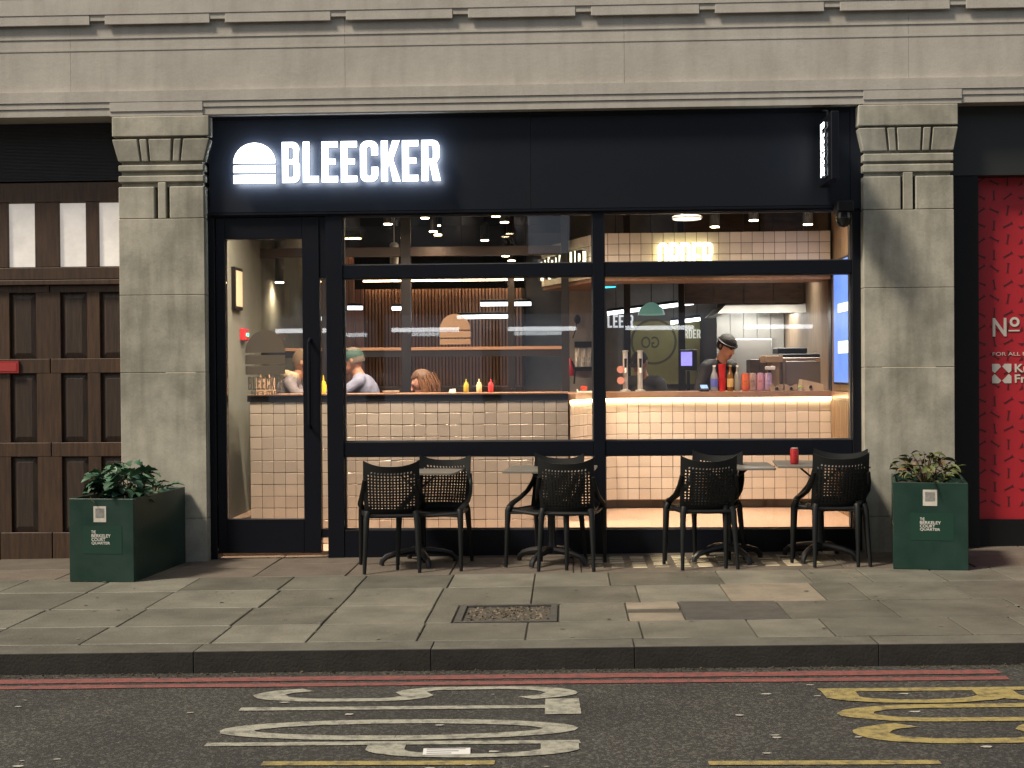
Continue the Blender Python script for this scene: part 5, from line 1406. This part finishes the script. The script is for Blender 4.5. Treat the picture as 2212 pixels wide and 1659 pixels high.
MB().hexa([(-.06,-.05,0),(.06,-.05,0),(.06,.05,0),(-.06,.05,0),(-.07,-.06,.02),(.07,-.06,.02),(.07,.06,.02),(-.07,.06,.02)]).build('tray_body', M_white, ps)
ht = thing('high_table', (X(697, 860, 1.45), 1.45, FLOOR), 'high brown table between the two seated diners', 'table', world=False)
thz = 1.26
MB().box(-.22, .22, -.30, .30, thz - FLOOR - .035, thz - FLOOR).build('table_top', M_counter, ht, bevel=.005)
MB().lathe([(.22,0),(.22,.015),(.03,.03),(.03,thz-FLOOR-.036)], n=18).build('pedestal', M_iron, ht, smooth=True)
squeeze(699, 50, 1.30, thz, 'tall yellow mustard bottle on the high table', (.80,.52,.04))
kb_ = thing('paper_bag', (X(583, 848, 1.2), 1.2, FLOOR), 'kraft paper takeaway bag held by the left diner', 'bag', world=False)
kb_.location = (X(575, 848, .82), .82, zbar + .001)
MB().hexa([(-.075,-.05,0),(.075,-.05,0),(.075,.05,0),(-.075,.05,0),(-.08,-.045,.14),(.08,-.045,.14),(.08,.045,.14),(-.08,.045,.14)]).build('bag_body', M_card, kb_)
MB().tube([(-.04,-.046,.14),(-.035,-.046,.19),(.035,-.046,.19),(.04,-.046,.14)], .007, 6).build('handle', M_card, kb_)

# ================================================================== PEOPLE
def tcap(p0, p1, r0, r1, mi): return ('c', Vector(p0), Vector(p1), r0, r1, mi)
def tell(c, r, mi, rx=0.0): return ('e', Vector(c), Vector(r), rx, 0, mi)
def body_mesh(prims, mats, voxel=.010):
    mb = MB()
    for k_, a, b, r0, r1, mi in prims:
        if k_ == 'c':
            d = (b - a); l = d.length; t = d.normalized(); pts = []; rads = []
            for i in range(5):
                an = math.pi/2*(1 - i/4); pts.append(a - t*r0*math.sin(an)); rads.append(max(.0005, r0*math.cos(an)))
            for i in range(5):
                an = math.pi/2*i/4; pts.append(b + t*r1*math.sin(an)); rads.append(max(.0005, r1*math.cos(an)))
            mb.tube(pts, rads, 14)
        else:
            v0 = len(mb.v); mb.ell((0,0,0), b, 18, 12)
            rot = Matrix.Rotation(r0, 3, 'X')
            for i in range(v0, len(mb.v)): mb.v[i] = tuple(a + rot @ Vector(mb.v[i]))
    me = mb.mesh('body', mats[0])
    ob = bpy.data.objects.new('tmp', me); COL.objects.link(ob)
    m1 = ob.modifiers.new('r', 'REMESH'); m1.mode = 'VOXEL'; m1.voxel_size = voxel
    m2 = ob.modifiers.new('s', 'SMOOTH'); m2.factor = .5; m2.iterations = 3
    out = eval_mesh(ob); bpy.data.objects.remove(ob)
    out.materials.clear()
    for m in mats: out.materials.append(m)
    for p in out.polygons:
        c = p.center; best = 9e9; bi = 0
        for k_, a, b, r0, r1, mi in prims:
            if k_ == 'c':
                ab = b - a; t = max(0, min(1, (c - a).dot(ab)/max(1e-9, ab.length_squared))); d = (c - a - ab*t).length - (r0 + (r1-r0)*t)
            else:
                q_ = Matrix.Rotation(-r0, 3, 'X') @ (c - a); d = (Vector((q_.x/b.x, q_.y/b.y, q_.z/b.z)).length - 1)*min(b)
            if mi == 9: continue
            if d < best: best = d; bi = mi
        p.material_index = bi; p.use_smooth = True
    return out
def hand(w, d, side, mi=0):
    """Palm and five bent fingers; w = wrist, d = pointing direction."""
    w = Vector(w); d = Vector(d).normalized(); s_ = d.cross(Vector((0,0,1))).normalized(); up = s_.cross(d)
    P_ = [tcap(w, w + d*.05, .024, .030, mi)]
    base = w + d*.075
    for i, (o_, L_) in enumerate(((-.028,.062),(-.010,.072),(.010,.068),(.027,.054))):
        b_ = base + s_*o_; m_ = b_ + d*L_*.55 - up*.012; e = m_ + d*L_*.35 - up*.028
        P_ += [tcap(b_ - d*.02, m_, .0095, .0088, mi), tcap(m_, e, .0088, .0075, mi)]
    tb = w + d*.03 + s_*(.03*side); P_ += [tcap(tb, tb + d*.035 + s_*(.026*side), .0115, .010, mi), tcap(tb + d*.035 + s_*(.026*side), tb + d*.062 + s_*(.020*side) - up*.01, .010, .008, mi)]
    return P_
def head_prims(c, pitch, skin=0, dark=3):
    c = Vector(c); Rm = Matrix.Rotation(pitch, 3, 'X')
    def h(x, y, z): return c + Rm @ Vector((x, y, z))
    P_ = [tell(c, (.076,.096,.108), skin, pitch), tell(h(0,-.035,-.065), (.056,.060,.056), skin, pitch), tell(h(0,-.078,-.100), (.026,.022,.020), skin, pitch)]
    P_ += [tcap(h(0,-.092,.018), h(0,-.116,-.028), .010, .014, skin), tcap(h(-.030,-.086,.030), h(.030,-.086,.030), .012, .012, skin)]
    P_ += [tell(h(s_*.031,-.090,.008), (.013,.008,.007), dark, pitch) for s_ in (-1, 1)]
    P_ += [tcap(h(-.020,-.098,-.062), h(.020,-.098,-.062), .007, .007, 4)]
    P_ += [tell(h(s_*.078,.005,-.008), (.012,.022,.032), skin, pitch) for s_ in (-1, 1)]
    return P_, h
def torso_prims(S, lean, cl=1, tr=2):
    """Seated upper body, facing -y; S = seat height."""
    n0 = Vector((0,-.20*lean,S+.545)); ch = Vector((0,-.13*lean,S+.40))
    return [tell((0,0,S+.10),(.165,.135,.115),tr), tcap((0,0,S+.12), ch, .135, .150, cl), tell(ch + Vector((0,0,.02)), (.180,.125,.155), cl),
            tcap(n0 + Vector((-.140,.01,-.035)), n0 + Vector((.140,.01,-.035)), .068, .068, cl)], n0
def seated(S, lean, pitch, hands, cl=1, tr=2):
    P_, n0 = torso_prims(S, lean)
    hc = n0 + Vector((0, -.05 - .05*lean, .165))
    P_ += [tcap(n0 + Vector((0,0,-.01)), hc + Vector((0,.025,-.07)), .056, .050, 0)]
    hp, h = head_prims(hc, pitch); P_ += hp
    for s_, (ex, ey, ez), (hx, hy, hz_) in hands:
        sh = n0 + Vector((s_*.175,.01,-.045)); el = Vector((s_*ex,ey,S+ez)); wr = Vector((s_*hx,hy,S+hz_))
        P_ += [tcap(sh, el, .056, .046, 1), tcap(el, wr, .046, .033, 1)] + hand(wr, (wr - el), -s_)
        hip = Vector((s_*.09,-.02,S+.075)); kn = Vector((s_*.11,-.43,S+.06)); an = Vector((s_*.10,-.36,S-.38))
        P_ += [tcap(hip, kn, .082, .060, 2), tcap(kn, an, .058, .040, 2), tell(an + Vector((0,-.06,-.045)), (.042,.115,.036), 3)]
    return P_, hc, h
def skin_m(n_, c): return mat('skin_' + n_, c, .5)
M_eye = mat('dark_eye', (.02,.016,.014), .4)
M_lip = mat('lip', (.36,.14,.11), .5)
def stool(x, y, S, label):
    o = thing('bar_stool', (x, y, FLOOR), label, 'stool', 'bar stools', world=False)
    h_ = S - FLOOR
    MB().lathe([(.16,h_-.035),(.17,h_-.025),(.17,h_-.008),(.155,h_-.001)], n=20).build('seat', M_brn, o, smooth=True)
    for i in range(4):
        a = R(45 + 90*i); MB().tube([(math.cos(a)*.12, math.sin(a)*.12, h_-.036), (math.cos(a)*.20, math.sin(a)*.20, 0)], .013, 8).build('leg', M_iron, o, smooth=True)
    ring_ = [(.178*math.cos(R(i*15)), .178*math.sin(R(i*15)), h_*.3) for i in range(25)]
    MB().tube(ring_, .009, 6, cap=False).build('foot_ring', M_iron, o, smooth=True)
def person(x, y, z, rz, label, prims, mats, voxel=.010):
    o = thing('person', (x, y, z), label, 'person', rz=rz, world=False)
    link('body', body_mesh(prims, mats, voxel), o); return o
def cap_mesh(hc, pitch, r, m, brim=True, up=.012):
    mb = MB(); Rm = Matrix.Rotation(pitch, 3, 'X')
    v0 = 0; mb.ell((0,0,0), r, 20, 8, half=True)
    if brim:
        n_ = 10; vs = []
        for k_ in range(2):
            for i in range(n_+1):
                a = math.pi + math.pi*i/n_; e = 1.0 if k_ == 0 else 1.0
                rr_ = (r[0]*.96, r[1]*.96) if k_ == 0 else (r[0]*.9, r[1]*1.68)
                vs.append((rr_[0]*math.cos(a), rr_[1]*math.sin(a), .004 - (.018 if k_ else 0)))
        mb.add(vs + [(a_, b_, c_ - .006) for a_, b_, c_ in vs], [(i, i+1, n_+2+i, n_+1+i) for i in range(n_)] + [(2*n_+2+i, 3*n_+3+i, 3*n_+4+i, 2*n_+3+i) for i in range(n_)] + [(n_+1+i, n_+2+i, 3*n_+4+i, 3*n_+3+i) for i in range(n_)])
    mb.v = [tuple(Vector(hc) + Rm @ (Vector(p) + Vector((0, .006, up)))) for p in mb.v]
    return mb.mesh('cap', m, smooth=True)
def hair_mesh(hc, pitch, m, back=.0, long=0.0, wob=.006):
    mb = MB(); Rm = Matrix.Rotation(pitch, 3, 'X'); n_, k_ = 26, 14; vs = []; fs = []
    for j in range(k_+1):
        t = j/k_; a = math.pi/2*(1 - t*(1.22))
        for i in range(n_):
            b = 2*math.pi*i/n_; fb = (1 - math.sin(b))/2     # 1 at the face side
            aa = a if fb < .62 else math.pi/2*(1 - t*(.62))
            rx, ry, rz_ = .086, .108, .118
            w_ = 1 + random.uniform(-wob, wob)*3
            x_, y_, z_ = rx*math.cos(aa)*math.cos(b)*w_, ry*math.cos(aa)*math.sin(b)*w_ + .006, rz_*math.sin(aa)*w_ + .004
            if long and fb < .60 and t > .8: z_ -= long*(t-.8)/.2; 
            vs.append(tuple(Vector(hc) + Rm @ Vector((x_, y_, z_))))
    for j in range(k_):
        for i in range(n_): fs.append((j*n_+i, j*n_+(i+1) % n_, (j+1)*n_+(i+1) % n_, (j+1)*n_+i))
    mb.add(vs, fs); return mb.mesh('hair', m, smooth=True)
# diner in blue sweater and green cap, facing left
YD = 1.45
S1 = Z(750, 745, YD) - .845
elb = lambda ez, hz_: ((-1, (.24,-.22,ez), (.10,-.44,hz_)), (1, (.24,-.22,ez), (.06,-.46,hz_)))
bar_rel = thz - S1 + .04
P1, hc1, _ = seated(S1 - FLOOR, .45, R(14), elb(bar_rel, bar_rel + .005))
xm = X(799, 820, YD)
m1 = person(xm, YD, FLOOR, R(-90), 'diner in a pale blue sweater and green cap facing left behind the inner window', P1,
            [skin_m('a', (0.360,0.194,0.137)), mat('blue_sweater', (.17,.20,.31), .8, var=.2, vscale=20, bump=.3, bscale=90), mat('navy_trousers', (.03,.035,.05), .8), M_eye, M_lip])
link('cap', cap_mesh(hc1, R(14), (.088,.110,.095), mat('green_cap', (.006,.045,.038), .7), True, .012), m1)
link('hair', hair_mesh(hc1 + Vector((0,.004,-.008)), R(14), mat('grey_hair', (.10,.085,.07), .8)), m1)
stool(xm, YD, S1, 'bar stool under the diner in the blue sweater')
# diner at the left, facing right, hooded jacket
S2 = Z(650, 742, YD) - .875
P2, hc2, _ = seated(S2 - FLOOR, .8, R(10), elb(thz - S2 + .045, thz - S2 + .05))
xm = X(600, 820, YD)
m2 = person(xm, YD, FLOOR, R(90), 'diner in a grey jacket with cream hood facing right behind the door glass', P2,
            [skin_m('b', (0.396,0.216,0.144)), mat('grey_jacket', (.16,.15,.17), .8, var=.25, vscale=16, bump=.3, bscale=60), mat('dark_trousers', (.03,.03,.035), .8), M_eye, M_lip])
link('hair', hair_mesh(hc2, R(10), mat('sandy_hair', (.10,.07,.04), .8)), m2)
n0_ = Vector((0,-.16,S2-FLOOR+.545))
hd = MB()
for k_ in range(14):
    a = R(-20 + 220*k_/13)
    hd.ell((math.cos(a)*.082, n0_.y + .01 + math.sin(a)*.085, n0_.z + .025 + .02*math.sin(a)), (.040,.040,.045), 10, 7)
link('hood', hd.mesh('hood', mat('cream_hood', (.38,.32,.22), .85, var=.2, vscale=25), smooth=True), m2)
stool(xm, YD, S2, 'bar stool under the diner in the grey jacket')
# diner with auburn hair, facing left
S3 = Z(938, 790, 1.3) - .86
P3, hc3, _ = seated(S3 - FLOOR, 1.15, R(26), elb(.36, .42))
xm = X(992, 850, 1.3)
m3 = person(xm, 1.3, FLOOR, R(-80), 'diner with auburn hair in a dusky pink top bending left behind the sauce bottles', P3,
            [skin_m('c', (0.418,0.230,0.173)), mat('pink_top', (.36,.15,.18), .8, var=.2, vscale=20), mat('dark_jeans', (.03,.035,.06), .8), M_eye, M_lip])
link('hair', hair_mesh(hc3, R(26), mat('auburn_hair', (.085,.038,.016), .6, var=.5, vscale=30, stretch=(1,1,.2)), long=.14), m3)
stool(xm, 1.3, S3, 'bar stool under the diner with auburn hair')
strands = MB()
for i in range(46):
    a = R(random.uniform(-30, 210)); z_ = random.uniform(-.02, .09)
    p_ = hc3 + Vector((math.cos(a)*.088, .012 + math.sin(a)*.108, z_)); q_ = p_ + Vector((math.cos(a)*.022, .03 + math.sin(a)*.02, -.12 - random.uniform(0, .09)))
    strands.tube([p_, p_.lerp(q_, .5) + Vector((math.cos(a)*.014, .016, 0)), q_], [.009, .008, .002], 5)
link('hair_strands', strands.mesh('hair_strands', mat('auburn_strand', (.12,.055,.022), .5), smooth=True), m3)
# cook behind the counter
def standing(lean, pitch, arms):
    n0 = Vector((0,-.16*lean,1.40)); ch = Vector((0,-.09*lean,1.24))
    P_ = [tell((0,.01,.93),(.160,.125,.13),2), tcap((0,0,.96), ch, .135, .150, 1), tell(ch + Vector((0,0,.03)), (.185,.125,.165), 1),
          tcap(n0 + Vector((-.150,.01,-.03)), n0 + Vector((.150,.01,-.03)), .070, .070, 1)]
    hc = n0 + Vector((0,-.06 - .04*lean,.175)); P_ += [tcap(n0, hc + Vector((0,.03,-.07)), .060, .052, 0)]
    hp, h = head_prims(hc, pitch); P_ += hp
    for s_, el, wr in arms:
        sh = n0 + Vector((s_*.185,.01,-.04)); el = Vector(el); wr = Vector(wr)
        P_ += [tcap(sh, el, .060, .048, 1), tcap(el, wr, .047, .033, 1)] + hand(wr, wr - el, -s_)
        P_ += [tcap((s_*.09,0,.90), (s_*.10,-.02,.50), .086, .062, 2), tcap((s_*.10,-.02,.50), (s_*.10,.03,.09), .058, .042, 2), tell((s_*.10,-.045,.045), (.045,.13,.04), 3)]
    return P_, hc
YCk = 2.62
P4, hc4 = standing(1.0, R(30), ((-1, (-.27,-.12,1.12), (-.14,-.36,1.02)), (1, (.27,-.12,1.12), (.12,-.38,1.02))))
zc_ = Z(1553, 720, YCk) - (hc4.z + .125)
m4 = person(X(1531, 800, YCk), YCk, zc_, R(38), 'cook in black shirt and black cap looking down behind the drink cans', P4,
            [skin_m('d', (.50,.26,.18)), mat('black_shirt', (.020,.018,.018), .75, bump=.3, bscale=60), mat('black_trousers', (.015,.015,.016), .8), M_eye, M_lip])
link('cap', cap_mesh(hc4, R(30), (.087,.108,.092), mat('brown_black_cap', (.016,.013,.010), .75), False, .020), m4)
bd_ = MB(); 
for i in range(25):
    a = 2*math.pi*i/24
link('cap_band', MB().tube([Vector(hc4) + Matrix.Rotation(R(30), 3, 'X') @ Vector((.086*math.cos(2*math.pi*i/24), .006 + .107*math.sin(2*math.pi*i/24), .028)) for i in range(25)], .012, 8, cap=False).mesh('cap_band', M_black, smooth=True), m4)
link('hair', hair_mesh(hc4 + Vector((0,.006,-.012)), R(30), mat('dark_hair', (.035,.025,.018), .7)), m4)
kpl = tag(link('kitchen_floor', MB().box(X(1290, 900, 2.4), ir - .02, 2.30, 4.28, FLOOR + .002, zc_).mesh('kitchen_floor', mat('kitchen_lino', (.10,.09,.085), .6))), kind='structure') if zc_ > FLOOR + .01 else None
P5, hc5 = standing(.8, R(18), ((-1, (-.26,-.10,1.12), (-.12,-.34,1.06)), (1, (.26,-.10,1.12), (.10,-.36,1.06))))
YS5 = 3.1
m5 = person(X(1402, 800, YS5), YS5, Z(1402, 757, YS5) - (hc5.z + .125), R(-30), 'second worker in dark clothes and cap behind the beer taps', P5,
            [skin_m('e', (.42,.23,.16)), mat('charcoal_shirt', (.035,.035,.038), .75), MATS['black_trousers'], M_eye, M_lip])
link('cap', cap_mesh(hc5, R(18), (.087,.108,.092), MATS['brown_black_cap'], True, .022), m5)
# till screen beside the cook
tl = D(1490, 775, 2.5)
o = thing('till_screen', (tl.x, 2.5, zc1), 'glowing violet blue till screen left of the cook', 'screen')
MB().box(X(1468, 780, 2.5), X(1506, 780, 2.5), 2.5, 2.54, Z(1490, 800, 2.5), Z(1490, 755, 2.5)).build('casing', M_black, o, bevel=.006)
MB().box(X(1471, 780, 2.5), X(1495, 780, 2.5), 2.496, 2.499, Z(1490, 790, 2.5), Z(1490, 760, 2.5)).build('display', mat('till_display', (.2,.2,.5), .3, emit=(.28,.25,.95), estr=1.0, var=.6, vscale=14), o)
MB().box(X(1484, 780, 2.5), X(1490, 780, 2.5), 2.51, 2.53, zc1, Z(1490, 801, 2.5)).build('stand', M_black, o)
